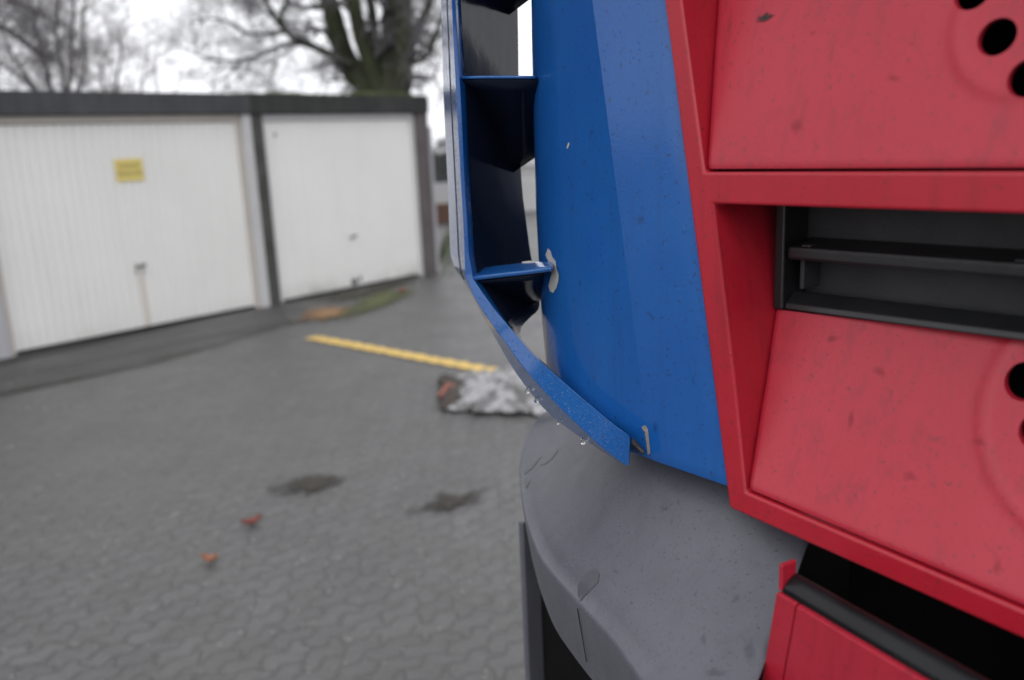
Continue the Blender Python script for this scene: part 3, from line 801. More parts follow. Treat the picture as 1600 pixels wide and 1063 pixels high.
def scoop(name, uf, zlow, ztop, slope, ridge, holes):
    zl0 = zlow(.4)
    def of(u, z): return -slope*max(0, z-zlow(u))**1.03
    def px2(px, py):
        o = -.01
        for _ in range(30): u, z = uz(px, py, o); o = of(u, z)
        return u, z
    rc = [(px2(*c), r) for c, r in ridge]
    NU, NV = 230, 60
    def zrow(u, j): return lerp(zlow(u)+.0025, ztop, j)
    us = []
    vs = []; fs = []
    for j in range(NV+1):
        t = j/NV
        for i in range(NU+1):
            q = (i/NU)**1.6
            zz = lerp(zl0, ztop, t); u = lerp(uf(zz)-.0015, 2*UC+.40 if False else -.45, q)
            z = zrow(u, t); o = of(u, z)
            for ((cu, cz), rr) in rc:
                d = sqrt((u-cu)**2+(z-cz)**2)
                o += .0015*math.exp(-((d-rr)/.0042)**2) + .0012/(1+math.exp(min(60, (d-rr)/.002)))
            # softened left edge
            e = max(0, 1-(uf(zz)-u)/.006); o -= .002*e*e
            e = max(0, 1-(z-zlow(u)-.0025)/.005); o -= .0015*e*e
            vs.append(T(u, o-.001, z))
    for j in range(NV):
        for i in range(NU): a = j*(NU+1)+i; fs.append((a, a+1, a+NU+2, a+NU+1))
    me = from_data(name, vs, fs)
    bm = bmesh.new(); bm.from_mesh(me); bmesh.ops.recalc_face_normals(bm, faces=bm.faces)
    f0 = bm.faces[:1][0] if False else next(iter(bm.faces))
    if f0.normal.dot(TN) < 0: bmesh.ops.reverse_faces(bm, faces=bm.faces)
    bm.to_mesh(me); bm.free()
    o_ = link(name, me, 'red', truck, None)
    m = o_.modifiers.new('s', 'SOLIDIFY'); m.thickness = .006; m.offset = -1
    bpy.context.view_layer.update(); bake(o_)
    cut = MB()
    for (px, py, rpx) in holes:
        u, z = px2(px, py); ue, _ = px2(px+rpx, py); _, ze = px2(px, py+rpx); r = abs(z-ze)*.98
        tube_mesh(cut, [T(u, .03, z), T(u, -.14, z)], [r, r], 40)
    cme = fixn(from_data('cut', cut.v, cut.f)); co = bpy.data.objects.new('cut', cme); C.objects.link(co)
    cme.materials.append(MAT['red'])
    bm_ = o_.modifiers.new('b', 'BOOLEAN'); bm_.operation = 'DIFFERENCE'; bm_.object = co; bm_.solver = 'EXACT'
    # the panel mesh is stored relative to the truck root
    bpy.context.view_layer.update(); bake(o_)
    bpy.data.objects.remove(co)
    for p in o_.data.polygons: p.use_smooth = True
    o_.data.set_sharp_from_angle(angle=radians(40))
    return o_
def px_uz_r(cx, cy, ex, ey, o):
    a = uz(cx, cy, o); b = uz(ex, ey, o); return sqrt((a[0]-b[0])**2+(a[1]-b[1])**2)
r1 = px_uz_r(1618, 22, 1529, 124, -.03)
scoopA = scoop('vented_panel', w1u, lambda u: 1.669, 1.88, .35, [((1618, 22), r1)],
      [(1520, -14, 30), (1558, 58, 30), (1606, 122, 31), (1655, 170, 30)])
r2 = px_uz_r(1752, 650, 1533, 641, -.03)
scoopB = scoop('vented_panel', w2u, zb2, 1.5485, .50, [((1752, 650), r2)],
      [(1602, 596, 33), (1622, 674, 31), (1665, 745, 31), (1630, 525, 26)])

# black insert with louvre bars behind the lower opening
ins = MB()
z0, z1 = 1.5495, 1.66
ins.box(T, -.45, .4175, -.113, -.1015, z0-.02, z1); back = ins.build('louvre_back', 'louvre', truck, .001)
lv = MB()
ul = w2u(1.57)-.004
def bar(zc, of_, ob, dz, tilt):
    def f(a, b, c): return T(a, lerp(of_, ob, b), zc + c*dz + tilt*b)
    return hexa(f, -.45, ul-.012, 0, 1, -.5, .5)
lb = MB(); lb.add(bar(1.5985, -.064, -.101, .0115, .005)); lb.build('louvre_bar', 'trim', back, .003)
lb = MB()
lb.add(([T(a, o, z) for a in (-.45, ul-.010) for (o, z) in ((-.066, 1.5500), (-.0675, 1.5550), (-.080, 1.5640), (-.083, 1.5640), (-.101, 1.5496))],
        [(0, 1, 2, 3, 4), (5, 9, 8, 7, 6), (0, 5, 6, 1), (1, 6, 7, 2), (2, 7, 8, 3), (3, 8, 9, 4), (4, 9, 5, 0)]))
lb.build('louvre_bar', 'trim', back, .0012)
MB().box(T, ul-.0095, ul, -.101, -.064, z0, z1-.012).build('louvre_post', 'trim', back, .0018)
for u in (.222, .02, -.18):
    MB().box(T, u-.012, u, -.1012, -.088, 1.567, 1.5935).build('louvre_post', 'louvre', back, .0015)
    MB().box(T, u-.012, u, -.1013, -.088, 1.609, z1-.004).build('louvre_post', 'louvre', back, .0015)
for u in (.395,):
    MB().box(T, u-.004, u, -.1012, -.075, 1.567, 1.5935).build('louvre_post', 'louvre', back, .001)
for u in (.223, .385):
    MB().box(T, u-.006, u+.002, -.075, -.0635, 1.6048, 1.6065).build('clip', 'louvre', back, .0006)
MB().box(T, -.45, .434, -.05, -.0125, 1.6665, 1.677).build('seam_backing', 'void', truck, 0)
# the same above, out of the picture
MB().box(T, -.45, .485, -.113, -.1015, 1.86, 1.96).build('louvre_back', 'louvre', truck, .001)
# black radiator box behind the grille and the gap under it
MB().box(T, 2*UC-.36, .36, -.30, -.115, .95, 1.96).build('radiator_box', 'void', truck, .004)
MB().box(T, 2*UC-.35, .352, -.108, .0, 1.10, 1.20).build('cross_beam', 'void', truck, .004)
MB().box(T, .150, .158, -.112, -.03, 1.20, 1.355).build('stay', 'black', truck, .003)

# ---- blue corner panel
def u_crease(z): return lerp(.502, .564, (z-1.42)/(1.818-1.42))
def kink(z): return lerp(radians(4), radians(15), min(max((z-1.42)/.36, 0), 1))
def sect(z, r):
    """cross-section from the red frame round the corner and back along the side: list of (u, o)"""
    ur, uc = u_out(z)+.0005, u_crease(z); th = kink(z); L1 = lerp(.03, .062, min(max((z-1.42)/.36, 0), 1))
    pts = [(lerp(ur, uc, t), -.0045-.0*t) for t in (0, .25, .5, .75, .97)]
    u, o = uc, -.0045; pts.append((u, o))
    u += L1*cos(th); o -= L1*sin(th); pts.append((u, o))
    n = 26; a0 = th; cu, co = u-r*sin(th), o-r*cos(th)
    for i in range(1, n+1):
        a = lerp(a0, pi/2, i/n); pts.append((cu+r*sin(a), co+r*cos(a)))
    u, o = pts[-1]
    for d in (.05, .12, .22, .34): pts.append((u+d*.02, o-d))
    return pts
def sil(z, r): return min(proj(T(u, o, z))[0] for u, o in sect(z, r))
def rad_for(z):
    want = interp([1.44, 1.50, 1.62, 1.80, 1.90], [853, 846, 837.5, 831, 829], z)
    lo, hi = .03, .42
    for _ in range(30):
        m_ = (lo+hi)/2
        if sil(z, m_) > want: lo = m_
        else: hi = m_
    return lo if sil(z, hi) < want+2 else hi
ZP1 = 2.02
zs = [1.40+(ZP1-1.40)*j/50 for j in range(51)]
rads = [rad_for(z) for z in zs]
print('corner radius', [round(r, 3) for r in rads[::6]], 'sil', [round(sil(z, r)) for z, r in zip(zs[::6], rads[::6])], [round(max(p[0] for p in sect(z, r)), 3) for z, r in zip(zs[::6], rads[::6])])
def rr(z): return interp(zs, rads, z)
NS = len(sect(1.6, .1))
def zbot(k, u, o):
    """the lower edge lifts as the panel turns round the corner"""
    return 1.403 + .0*u + interp([0, 6, 14, 19, 26, 32, 37], [0, .002, .022, .045, .075, .09, .095], k)
def PS(a, t):
    """a: 0..NS-1 along the section, t: 0..1 upwards"""
    a = min(max(a, 0), NS-1)
    zb = zbot(a, 0, 0); z = lerp(zb, ZP1, t)
    s = sect(z, rr(z)); i = min(int(a), NS-2); f_ = a-i
    return T(lerp(s[i][0], s[i+1][0], f_), lerp(s[i][1], s[i+1][1], f_), z)
NT_ = 60
vs = [PS(i, j/NT_) for j in range(NT_+1) for i in range(NS)]
# chamfered return under the bottom edge
fs = [(j*NS+i, j*NS+i+1, (j+1)*NS+i+1, (j+1)*NS+i) for j in range(NT_) for i in range(NS-1)]
me = from_data('corner_panel', vs, fs)
bm = bmesh.new(); bm.from_mesh(me); bmesh.ops.recalc_face_normals(bm, faces=bm.faces)
if next(iter(bm.faces)).normal.dot(TN) < 0: bmesh.ops.reverse_faces(bm, faces=bm.faces)
bm.to_mesh(me); bm.free()
cp = link('corner_panel', me, 'blue', truck, 5.5)
m = cp.modifiers.new('s', 'SOLIDIFY'); m.thickness = .003; m.offset = -1
bevel(cp, .0008, 2, 60)
grid = [(i*.5, j/120, proj(PS(i*.5, j/120))) for i in range(int((NS-4)*2)) for j in range(0, 100)]
def inv(px, py):
    a, t, _ = min((g for g in grid if g[0] < 24), key=lambda g: (g[2][0]-px)**2+(g[2][1]-py)**2)
    for _ in range(6):
        p = proj(PS(a, t)); pa = proj(PS(a+.05, t)); pt = proj(PS(a, t+.002))
        J = ((pa[0]-p[0])/.05, (pt[0]-p[0])/.002, (pa[1]-p[1])/.05, (pt[1]-p[1])/.002)
        det = J[0]*J[3]-J[1]*J[2]
        if abs(det) < 1e-6: break
        ex, ey = px-p[0], py-p[1]
        a += max(-.5, min(.5, (ex*J[3]-J[1]*ey)/det)); t += max(-.03, min(.03, (J[0]*ey-ex*J[2])/det))
    return a, t
def decal(name, outline, mat, h=.0005, sub=3):
    """a chip in the paint that follows the panel's surface"""
    at = [inv(*p) for p in outline]
    ca = sum(x[0] for x in at)/len(at); ct = sum(x[1] for x in at)/len(at)
    vs = []; n = len(at)
    for r in range(sub):
        q = 1-r/sub
        for (a, t) in at: vs.append((ca+(a-ca)*q, ct+(t-ct)*q))
    vs.append((ca, ct))
    def lift(a, t):
        p = PS(a, t); x = PS(a+.2, t)-p; y = PS(a, t+.01)-p; nn_ = x.cross(y).normalized()
        if nn_.dot(O-p) < 0: nn_ = -nn_
        return p+nn_*h
    pts = [lift(*v) for v in vs]; fs = []
    for r in range(sub-1):
        for i in range(n): fs.append((r*n+i, r*n+(i+1) % n, (r+1)*n+(i+1) % n, (r+1)*n+i))
    for i in range(n): fs.append(((sub-1)*n+i, (sub-1)*n+(i+1) % n, sub*n))
    o = link(name, from_data(name, pts, fs), mat, cp, 180)
    return o
CH1 = ([(857, 388), (861, 392), (864, 402), (869, 408), (870, 418), (874, 430), (873, 440), (870, 450), (865, 458), (860, 455), (858, 447), (863, 440), (864, 430), (862, 424), (858, 418), (861, 412), (858, 402), (853, 399)])


# ---- wind deflector: a blade round the corner, its front edge folded to a flange
ST = [  # inner front, outer front, outer back, trailing edge (outline in the photo) and their distances behind the grille
 ((699, -260), (694, -260), (680, -260), (800, -260), -0.0100, -0.0060, -0.0840, -0.1580),
 ((711, 0), (705.5, 0), (689, 0), (808, 0), -0.0100, -0.0060, -0.0840, -0.1580),
 ((720, 150), (713, 150), (693, 150), (810, 150), -0.0100, -0.0060, -0.0840, -0.1580),
 ((726, 280), (720, 280), (699, 280), (814, 280), -0.0100, -0.0060, -0.0840, -0.1580),
 ((731, 360), (724.5, 360), (702, 360), (822, 350), -0.0090, -0.0050, -0.0820, -0.1560),
 ((733, 400), (726, 400), (704, 400), (829, 400), -0.0080, -0.0040, -0.0800, -0.1550),
 ((739, 436), (727, 433), (711, 420), (836, 436), -0.0080, -0.0040, -0.0774, -0.1500),
 ((754, 458), (740, 462), (729, 447), (842, 464), -0.0090, -0.0050, -0.0742, -0.1400),
 ((770, 480), (756, 488), (745, 476), (840, 484), -0.0110, -0.0070, -0.0697, -0.1220),
 ((789, 503), (773, 513), (762, 508), (824, 499), -0.0120, -0.0080, -0.0612, -0.0920),
 ((806, 523), (790, 536), (777, 534), (811, 520), -0.0140, -0.0090, -0.0534, -0.0620),
 ((836, 557), (818, 574), (804, 580), (840, 557), -0.0120, -0.0070, -0.0466, -0.0500),
 ((884, 600), (862, 624), (848, 637), (887, 600), -0.0040, 0.0010, -0.0358, -0.0340),
 ((926, 636), (903, 664), (890, 672), (929, 637), 0.0050, 0.0100, -0.0199, -0.0180),
 ((960, 664), (938, 697), (928, 697), (962, 665), 0.0100, 0.0150, -0.0060, -0.0040),
 ((979, 678), (974, 725), (966, 722), (981, 679), 0.0140, 0.0180, 0.0040, 0.0060),
 ((984, 683), (983, 727), (981, 726), (985, 684), 0.0160, 0.0190, 0.0100, 0.0110),
]
def cat(vals, x):
    i = min(int(x), len(vals)-2); t = x-i
    p0, p1, p2, p3 = vals[max(i-1, 0)], vals[i], vals[i+1], vals[min(i+2, len(vals)-1)]
    return .5*((2*p1)+(p2-p0)*t+(2*p0-5*p1+4*p2-p3)*t*t+(3*p1-p0-3*p2+p3)*t**3)
rings = []
for (a, b, c, d, oa, ob, oc, od) in ST:
    A_, B_, C_, D_ = tr(*a, oa), tr(*b, ob), tr(*c, oc), tr(*d, od)
    rings.append([A_, B_, C_, D_+TU*.0035, D_])
fine = []
sub = 3
for s in range((len(rings)-1)*sub+1):
    x = s/sub
    if 5.0 < x < 7.0:   # keep the bend crisp
        i = int(x); t = x-i; fine.append([rings[i][k].lerp(rings[i+1][k], t) for k in range(5)])
    else: fine.append([cat([r[k] for r in rings], x) for k in range(5)])
vs = []; fs = []
for r in fine:
    A_, B_, C_, E_, D_ = r
    # inner wall is hollowed between the flange lip and the blade
    lip = A_.lerp(B_, .0)
    inn = A_+(C_-A_)*.10+(D_-A_)*.05
    vs += [A_, B_, C_, C_.lerp(E_, .35)+TU*.002, E_, D_, D_.lerp(A_, .5)+TU*.004]
K = 7
for i in range(len(fine)-1):
    for k_ in range(K):
        a = i*K+k_; b = i*K+(k_+1) % K; fs.append((a, b, b+K, a+K))
fs.append(tuple(range(K))[::-1]); e = (len(fine)-1)*K; fs.append(tuple(e+q for q in range(K)))
fin = link('wind_deflector', fixn(from_data('wind_deflector', vs, fs)), 'blue_fin', truck, 28)
bevel(fin, .0016, 3, 28)
# dark sheet inside the duct: its shade put into the colour
def shade_liner_pts(r):
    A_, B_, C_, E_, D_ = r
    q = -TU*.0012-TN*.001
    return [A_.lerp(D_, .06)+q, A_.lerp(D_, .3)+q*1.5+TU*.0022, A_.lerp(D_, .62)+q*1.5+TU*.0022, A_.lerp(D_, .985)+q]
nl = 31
vs = [p for r in fine[:nl] for p in shade_liner_pts(r)]
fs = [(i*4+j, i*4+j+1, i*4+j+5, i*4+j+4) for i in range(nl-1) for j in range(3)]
lin = link('shade_liner', from_data('shade_liner', vs, fs), 'duct_shade', fin, 60)
# thin seam line along the outer face
mb = MB()
tube_mesh(mb, [r[1].lerp(r[2], .38)+(TN-RT*.8).normalized()*.0004 for r in fine[:20]], [.0005]*20, 6)
mb.build('edge_seam', 'black', fin, 0, 60)

# ribs between the deflector and the corner panel, each with an added dark web for its shadow and reflection
def web(pts_front, pts_back, name, mat, th=.003, parent=None, smooth=40, nseg=8, curve=.0):
    """sheet from a front line to a back line; bows a little"""
    vs = []; n = len(pts_front)
    for j in range(nseg+1):
        t = j/nseg
        for i in range(n):
            a, b = pts_front[i], pts_back[i]
            vs.append(a.lerp(b, t)+V((0, 0, 1))*curve*sin(pi*t))
    fs = [(j*n+i, j*n+i+1, (j+1)*n+i+1, (j+1)*n+i) for j in range(nseg) for i in range(n-1)]
    o = link(name, from_data(name, vs, fs), mat, parent or fin, smooth)
    m = o.modifiers.new('s', 'SOLIDIFY'); m.thickness = th; m.offset = 0
    return o
# upper rib
def ribline(pts): return [tr(x, y, o) for x, y, o in pts]
o = MB()
F1 = ribline([(714, 121.5, -.012), (752, 120.8, -.022), (795, 120.5, -.033), (835.5, 121, -.044)])
B1 = ribline([(716, 124.5, -.045), (752, 124.5, -.055), (795, 124.5, -.065), (842, 124.5, -.075)])
rb1 = web(F1, B1, 'rib', 'blue_fin', .0028)
web([p+V((0, 0, -.0022))-TN*.004 for p in F1], ribline([(716, 203, -.120), (757, 238, -.128), (800, 271, -.135), (838, 244, -.135)]), 'rib_shade_web', 'duct_shade', .0025, rb1, curve=.004)
# the rib above, mostly out of frame
F0 = ribline([(700, -170, -.012), (745, -170, -.024), (795, -170, -.036), (838, -170, -.050)])
B0 = ribline([(712, 12, -.120), (752, 24, -.128), (789, 28, -.135), (836, -8, -.135)])
rb0 = web(F0, ribline([(702, -160, -.045), (745, -160, -.055), (795, -160, -.065), (845, -160, -.075)]), 'rib', 'blue_fin', .0028)
web([p+V((0, 0, -.0022)) for p in F0], B0, 'rib_shade_web', 'duct_shade', .0025, rb0, curve=.004)
# lower rib: a rounded blue bar seen from above
F2 = ribline([(732, 437, -.008), (775, 432, -.013), (820, 427, -.018), (862, 421, -.022)])
B2 = ribline([(733, 424, -.036), (775, 418, -.040), (820, 413, -.044), (868, 411, -.048)])
rb2 = web(F2, B2, 'rib', 'blue_fin', .0052, nseg=4); bevel(rb2, .002, 3, 40)
web([p+V((0, 0, -.0035))-TN*.006 for p in F2[:3]]+[ribline([(850, 426, -.040)])[0]], ribline([(738, 452, -.09), (768, 478, -.10), (795, 488, -.11), (846, 468, -.115)]), 'rib_shade_web', 'duct_shade', .0025, rb2)
# worn spot and drops on the lower rib, hanging drops on the deflector
def drop_at(px, py, o_, r, parent, sq=1.25, name='water_drop', up=0):
    c = tr(px, py, o_); bm = bmesh.new(); bmesh.ops.create_icosphere(bm, subdivisions=3, radius=r)
    for v in bm.verts:
        if v.co.z > 0: v.co.x *= 1-.25*v.co.z/r; v.co.y *= 1-.25*v.co.z/r
        v.co.z *= sq; v.co += c+V((0, 0, up))
    me = bpy.data.meshes.new(name); bm.to_mesh(me); bm.free(); return link(name, me, 'water', parent, 180)
for (px, py, o_, r) in [(824, 611, -.034, .0028), (838, 626, -.030, .0026), (911, 690, -.012, .0028), (872, 661, -.024, .0015)]:
    drop_at(px, py, o_, r, fin)
c = MB(); wl = ribline([(815, 413.5, -.042), (828, 412, -.043), (838, 413.5, -.043), (830, 418, -.038), (818, 419, -.037)])
wl = [p+V((0, 0, .0031)) for p in wl]
c.add((wl, [(0, 1, 2, 3, 4)])); c.build('worn_spot', 'chip', rb2, 0)
# clip where the deflector ends on the panel
cb = MB()
tube_mesh(cb, [tr(985, 688, .004), tr(1002, 705, -.001)], [.004, .003], 8); tube_mesh(cb, [tr(994, 697, .004), tr(1006, 708, .002)], [.0022, .0022], 8)
cb.build('mounting_clip', 'black', fin, .0006, 60)

# ---- grey bumper: rounded top, crisp lip, narrow face
lipA = []
lipA.append((.318, .136, 1.25))
for (px, py, z) in [(1005, 1063, 1.25), (960, 1000, 1.25), (930, 967, 1.25), (905, 940, 1.25), (874, 907, 1.25), (846, 871, 1.25), (830, 834, 1.25), (820, 800, 1.25), (814.5, 762, 1.252), (813, 726, 1.258), (818, 694, 1.272), (832, 664, 1.292), (856, 641, 1.312)]:
    d = ray(px, py); p = O+d*((z-HC)/d.z); lipA.append((p.dot(TU), p.dot(TN)+DT, z))
lipA.append((lipA[-1][0]+.005, lipA[-1][1]-.12, 1.325)); lipA.append((lipA[-1][0], lipA[-1][1]-.25, 1.33))
inn = [(.356, -.035), (.39, -.035), (.42, -.035), (.455, -.036), (.49, -.038), (.53, -.045), (.565, -.058), (.595, -.078), (.62, -.10), (.64, -.13), (.65, -.17), (.655, -.21), (.66, -.26), (.66, -.31), (.66, -.42), (.66, -.65)]
print('lip', [tuple(round(x, 3) for x in p) for p in lipA])
lips = [V(p) for p in lipA]; inns = [V((a, b, interp([.34, .46, .60], [1.352, 1.372, 1.384], a))) for a, b in inn]
def bump_ring(L, I):
    out = []
    N_ = 10
    mid = (L+I)/2; mid.z = lerp(L.z, I.z, .5)+interp([.34, .42, .55, .65], [-.010, -.010, -.012, -.012], I.x)
    for j in range(N_):                       # convex top
        t = j/N_; t = t*.985
        q = I*(1-t)**2 + mid*2*t*(1-t) + L*t*t
        if j == 0: h_ = V((L.x-I.x, L.y-I.y, 0)).normalized(); out.append(I - h_*.07 + V((0, 0, .022)))
        out.append(q)
    dirn = (L-I); dirn.z = 0; dirn.normalize()
    # small radius at the lip
    q0 = out[-1]
    for a in (0, 25, 50, 75, 90):
        out.append(V((L.x, L.y, L.z)) + dirn*(.004*sin(radians(a))-.004) + V((0, 0, -.004*(1-cos(radians(a))))))
    hh = interp([.34, .50, .62], [1.18, 1.12, 1.0], I.x); out.append(L+V((0, 0, -.03*hh))-dirn*.004); out.append(L+V((0, 0, -.064*hh))-dirn*.010)
    out.append(L+V((0, 0, -.077*hh))-dirn*.014); out.append(L+V((0, 0, -.081*hh))-dirn*.014); out.append(L+V((0, 0, -.074))-dirn*.03)
    return out
NB = 4
rg = []
for s in range((len(lips)-1)*NB+1):
    x = s/NB; rg.append(bump_ring(cat(lips, x), cat(inns, x)))
K = len(rg[0]); vs = [T(p.x, p.y, p.z) for r in rg for p in r]
fs = [(i*K+k_, i*K+k_+1, (i+1)*K+k_+1, (i+1)*K+k_) for i in range(len(rg)-1) for k_ in range(K-1)]
bp = link('bumper', fixn(from_data('bumper', vs, fs)), 'bumper', truck, 50)
m = bp.modifiers.new('s', 'SOLIDIFY'); m.thickness = .0022; m.offset = 0
# moulding seam across the face
L = lips[4]; mb = MB(); L5 = cat(lips, 4.02)
dn = (V((L.x, L.y, 0))-V((inns[4].x, inns[4].y, 0))).normalized()
pts = [T(*(L5+V((0, 0, dz))+dn*(.0018+.13*min(0, dz+.008)))) for dz in (-.008, -.03, -.055, -.068)]
tube_mesh(mb, pts, [.0006]*4, 6); mb.build('seam', 'black', bp, 0, 60)
# wet spots on the bumper top (films of water)
def film(name, outline_px, h=.0006, target=None, mat='damp'):
    """patch lying on the bumper top, outline given where the photo shows it"""
    from mathutils.bvhtree import BVHTree
    bp = target or globals()['bp']
    bm = bmesh.new(); me_ = bpy.data.meshes.new_from_object(bp.evaluated_get(bpy.context.evaluated_depsgraph_get()))
    bm.from_mesh(me_); bm.transform(Matrix.Translation(parent_world(bp))); tree = BVHTree.FromBMesh(bm)
    c = V((sum(p[0] for p in outline_px)/len(outline_px), sum(p[1] for p in outline_px)/len(outline_px)))
    ring = []
    n = len(outline_px); dense = []
    for i in range(n):
        a, b = V(outline_px[i]), V(outline_px[(i+1) % n])
        for t in (0, .25, .5, .75): dense.append(a.lerp(b, t))
    vs = []; ok = True
    for r in range(4):
        for p in dense:
            q = c+(p-c)*(1-r/4)
            hit = tree.ray_cast(O, ray(q.x, q.y).normalized())
            if hit[0] is None: return None
            nn_ = hit[1] if hit[1].dot(O-hit[0]) > 0 else -hit[1]
            vs.append(hit[0]+nn_*h)
    m_ = len(dense); fs = [(r*m_+i, r*m_+(i+1) % m_, (r+1)*m_+(i+1) % m_, (r+1)*m_+i) for r in range(3) for i in range(m_)]
    fs.append(tuple(3*m_+i for i in range(m_)))
    me2 = from_data(name, vs, fs); at_ = me2.attributes.new('edge', 'FLOAT', 'POINT')
    for i_ in range(len(vs)): at_.data[i_].value = 1-(i_//m_)/3.0
    return link(name, me2, mat, bp, 180)
bpy.context.view_layer.update()
film('wet_patch', [(903, 932), (904, 915), (912, 900), (922, 891), (931, 890), (937, 897), (935, 910), (924, 922), (912, 934), (906, 940)])
film('wet_patch', [(843, 728), (850, 712), (858, 700), (868, 697), (872, 704), (864, 716), (852, 726)])
film('wet_patch', [(819, 735), (828, 728), (842, 712), (846, 714), (832, 732), (820, 742)])
film('wet_patch', [(818, 752), (824, 748), (829, 752), (822, 764)])

# ---- lower red panel with its black rail
P27 = radians(13)
LU = (TU*cos(P27) - TN*sin(P27)); LN = (TN*cos(P27) + TU*sin(P27))
QO = tr(1213, 925, .054)
def onlow(px, py, off=0.0):
    d = ray(px, py); t = ((QO+LN*off-O).dot(LN))/d.dot(LN); return O+d*t
def LF(a, b, c): return QO - LU*a + LN*b + V((0, 0, c))      # a to the right, b outwards, c up
pa = onlow(1190, 1063)-QO; sl = pa.dot(LU)/pa.z             # slant of the left edge
ztop = 0.0; zlow_ = -.45
def lowpanel():
    o = MB()
    for (a0, a1, b0, b1) in ((.0, .0195, -.012, .0), (.0215, .60, -.0118, .0012)):
        def f(a, b, c): return LF(a, b, c)+LU*(sl*c if a < .05 else (sl*c*(.6-a)/.6))
        o.add(hexa(f, a0, a1, b0, b1, zlow_, ztop-.0005))
    o.box(lambda a, b, c: LF(a, b, c)+LU*(sl*c), .0193, .0217, -.0119, -.0028, zlow_, ztop-.001)
    return o.build('lower_panel', 'red', truck, .0016)
lp = lowpanel()
# small red upstand at the left end, the rail behind it
q1 = onlow(1212, 879, -.012)-QO
MB().box(LF, -.0015, .0022, -.018, -.003, .0003, .022).build('end_tab', 'red', lp, .0012)
mb = MB()
prof = [(-.0035, -.002), (-.0030, .0015), (-.0045, .0040), (-.009, .0085), (-.013, .0112), (-.017, .0120), (-.020, .010), (-.020, -.004)]
n = len(prof)
mb.v = [LF(.0026, b, c) for b, c in prof]+[LF(.60, b, c) for b, c in prof]
mb.f = [tuple(range(n)), tuple(range(2*n-1, n-1, -1))]+[(i, (i+1) % n, n+(i+1) % n, n+i) for i in range(n)]
mb.build('rail', 'rail', lp, .0012, 50)
film('paint_chip', CH1, .0006, cp, 'chip'); film('paint_chip', [(889, 222), (891, 225), (888, 233), (886, 231)], .0006, cp, 'chip')
film('paint_chip', [(1003, 667), (1009, 664), (1013, 670), (1017, 708), (1013, 711), (1008, 674)], .0006, cp, 'slit')
def spot(t, x, y, rx, ry, rot=0, mat='scuff', n=10, name='scuff_mark'):
    rnd = random.Random(int(x*7+y)); o = []
    for i in range(n):
        a = 2*pi*i/n; q = rnd.uniform(.7, 1.25); cx_, cy_ = rx*cos(a)*q, ry*sin(a)*q
        o.append((x+cx_*cos(rot)-cy_*sin(rot), y+cx_*sin(rot)+cy_*cos(rot)))
    film(name, o, .0004, t, mat)
for x, y, rx, ry, r in [(1197, 28, 16, 9, -.3), (1270, 52, 8, 5, 0), (1395, 122, 14, 7, .2), (1245, 195, 12, 18, 0), (1425, 68, 7, 4, -.6)]: spot(scoopA, x, y, rx, ry, r, 'scuff' if x < 1200 else 'scuff_faint')
for x, y, rx, ry, r in [(1375, 580, 13, 12, .4), (1330, 655, 7, 26, .1), (1422, 745, 17, 12, 0), (1300, 530, 16, 9, 0), (1530, 690, 16, 11, 0), (1560, 885, 12, 14, 0)]: spot(scoopB, x, y, rx, ry, r, 'scuff_faint')
for x, y, rx, ry in [(962, 893, 6, 4), (1150, 935, 8, 10), (1172, 1015, 12, 26), (1100, 1000, 7, 16), (1040, 795, 9, 6), (1120, 1052, 26, 9)]: spot(bp, x, y, rx, ry, 0, 'scuff_grey', name='stain')
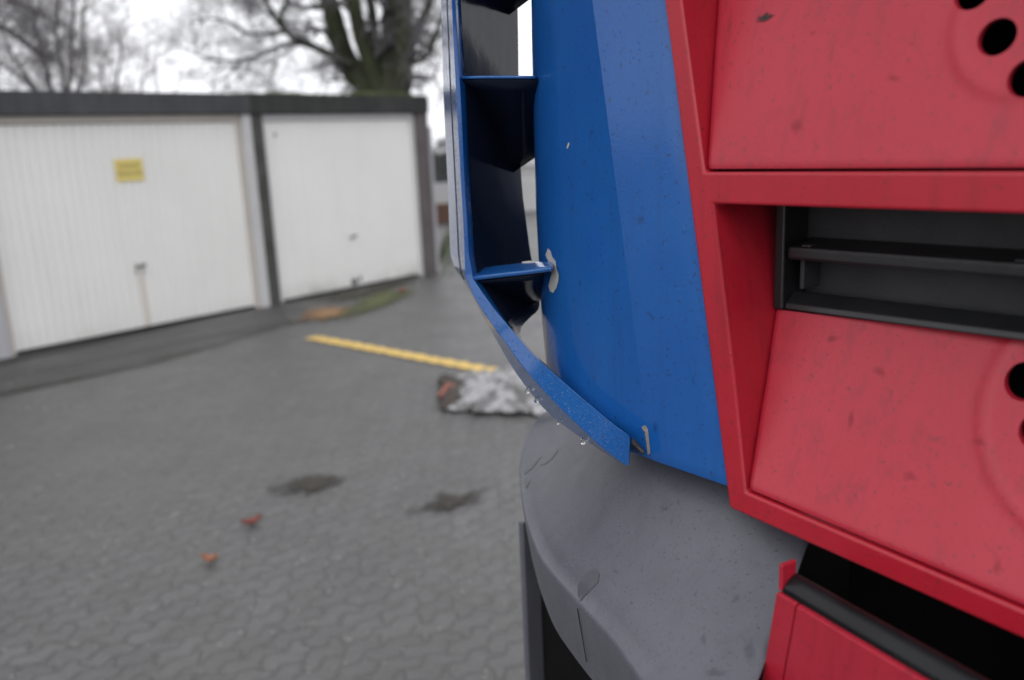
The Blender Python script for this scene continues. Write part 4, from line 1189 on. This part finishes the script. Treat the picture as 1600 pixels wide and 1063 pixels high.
# ---- near-black boxes painting the shade and grey side strip under the bumper, rest of the body out of frame
MB().box(T, 2*UC-.30, .335, -.42, -.12, .40, 1.09).build('under_shade_box', 'void', truck, .01)
MB().box(T, .34, .60, -.60, -.13, .38, 1.22).build('step_shade_box', 'void', truck, .01)
us, zs_ = uz(811, 815, -.20); us2, _ = uz(826, 980, -.20)
print('strip', us, zs_, us2)
us += .004
MB().box(T, us-.012, us-.001, -.235, -.20, .45, zs_).build('side_strip', 'bumper', truck, .003)
MB().box(T, us-.5, us-.0135, -.75, -.225, .40, 1.165).build('arch_shade_box', 'void', truck, .01)
MB().box(T, 2*UC-.64, .62, -1.9, -.46, 1.32, 2.95).build('cab', 'blue', truck, .05)
MB().box(T, 2*UC-.60, .585, -.455, -.10, 2.03, 2.10).build('windscreen_sill', 'black', truck, .01)
MB().box(T, 2*UC-.56, .55, -.455, -.14, 2.105, 2.85).build('windscreen', 'glass', truck, .03)
def wheel(u, o_):
    mb = MB(); c = T(u, o_, .5); R_ = .5; n = 40
    prof = [(.33, -.13), (.46, -.14), (.495, -.11), (.5, 0), (.495, .11), (.46, .14), (.33, .13)]
    for i in range(n):
        a = 2*pi*i/n
        for r, x in prof: mb.v.append(c+TN*(r*cos(a))+V((0, 0, r*sin(a)))+TU*x)
    m_ = len(prof)
    for i in range(n):
        for j in range(m_-1): mb.f.append((i*m_+j, i*m_+j+1, ((i+1) % n)*m_+j+1, ((i+1) % n)*m_+j))
    wh = mb.build('wheel', 'black', truck, 0, 40)
    rm = MB(); tube_mesh(rm, [c-TU*.10, c+TU*.10], [.325, .325], 32); tube_mesh(rm, [c+TU*.10, c+TU*.15], [.14, .12], 24)
    rm.build('rim', 'bumper', wh, .004, 40)
mh = MB(); mh.box(T, .64, 1.02, -.12, .12, 2.12, 2.75); mo = mh.build('unseen_mirror', 'black', truck, .04, seg=4)  # unseen mirror added to keep sky light off the corner panel rim
MB().box(T, .67, .99, -.135, -.122, 2.16, 2.71).build('unseen_mirror_glass', 'glass', mo, .004)
ma = MB(); tube_mesh(ma, [T(.60, -.30, 2.66), T(.80, -.02, 2.66), T(.83, .0, 2.60), T(.83, .0, 2.28), T(.80, -.02, 2.22), T(.60, -.30, 2.22)], [.02]*6, 10)
ma.build('unseen_mirror_arm', 'black', truck, 0, 60)
MB().box(T, .60, .90, -.45, -.03, 2.03, 2.09).build('unseen_duct_cover', 'blue', truck, .012)  # unseen cover added over the duct to block light from above
wheel(.62, -1.35); wheel(2*UC-.62, -1.35)
bpy.context.view_layer.update()
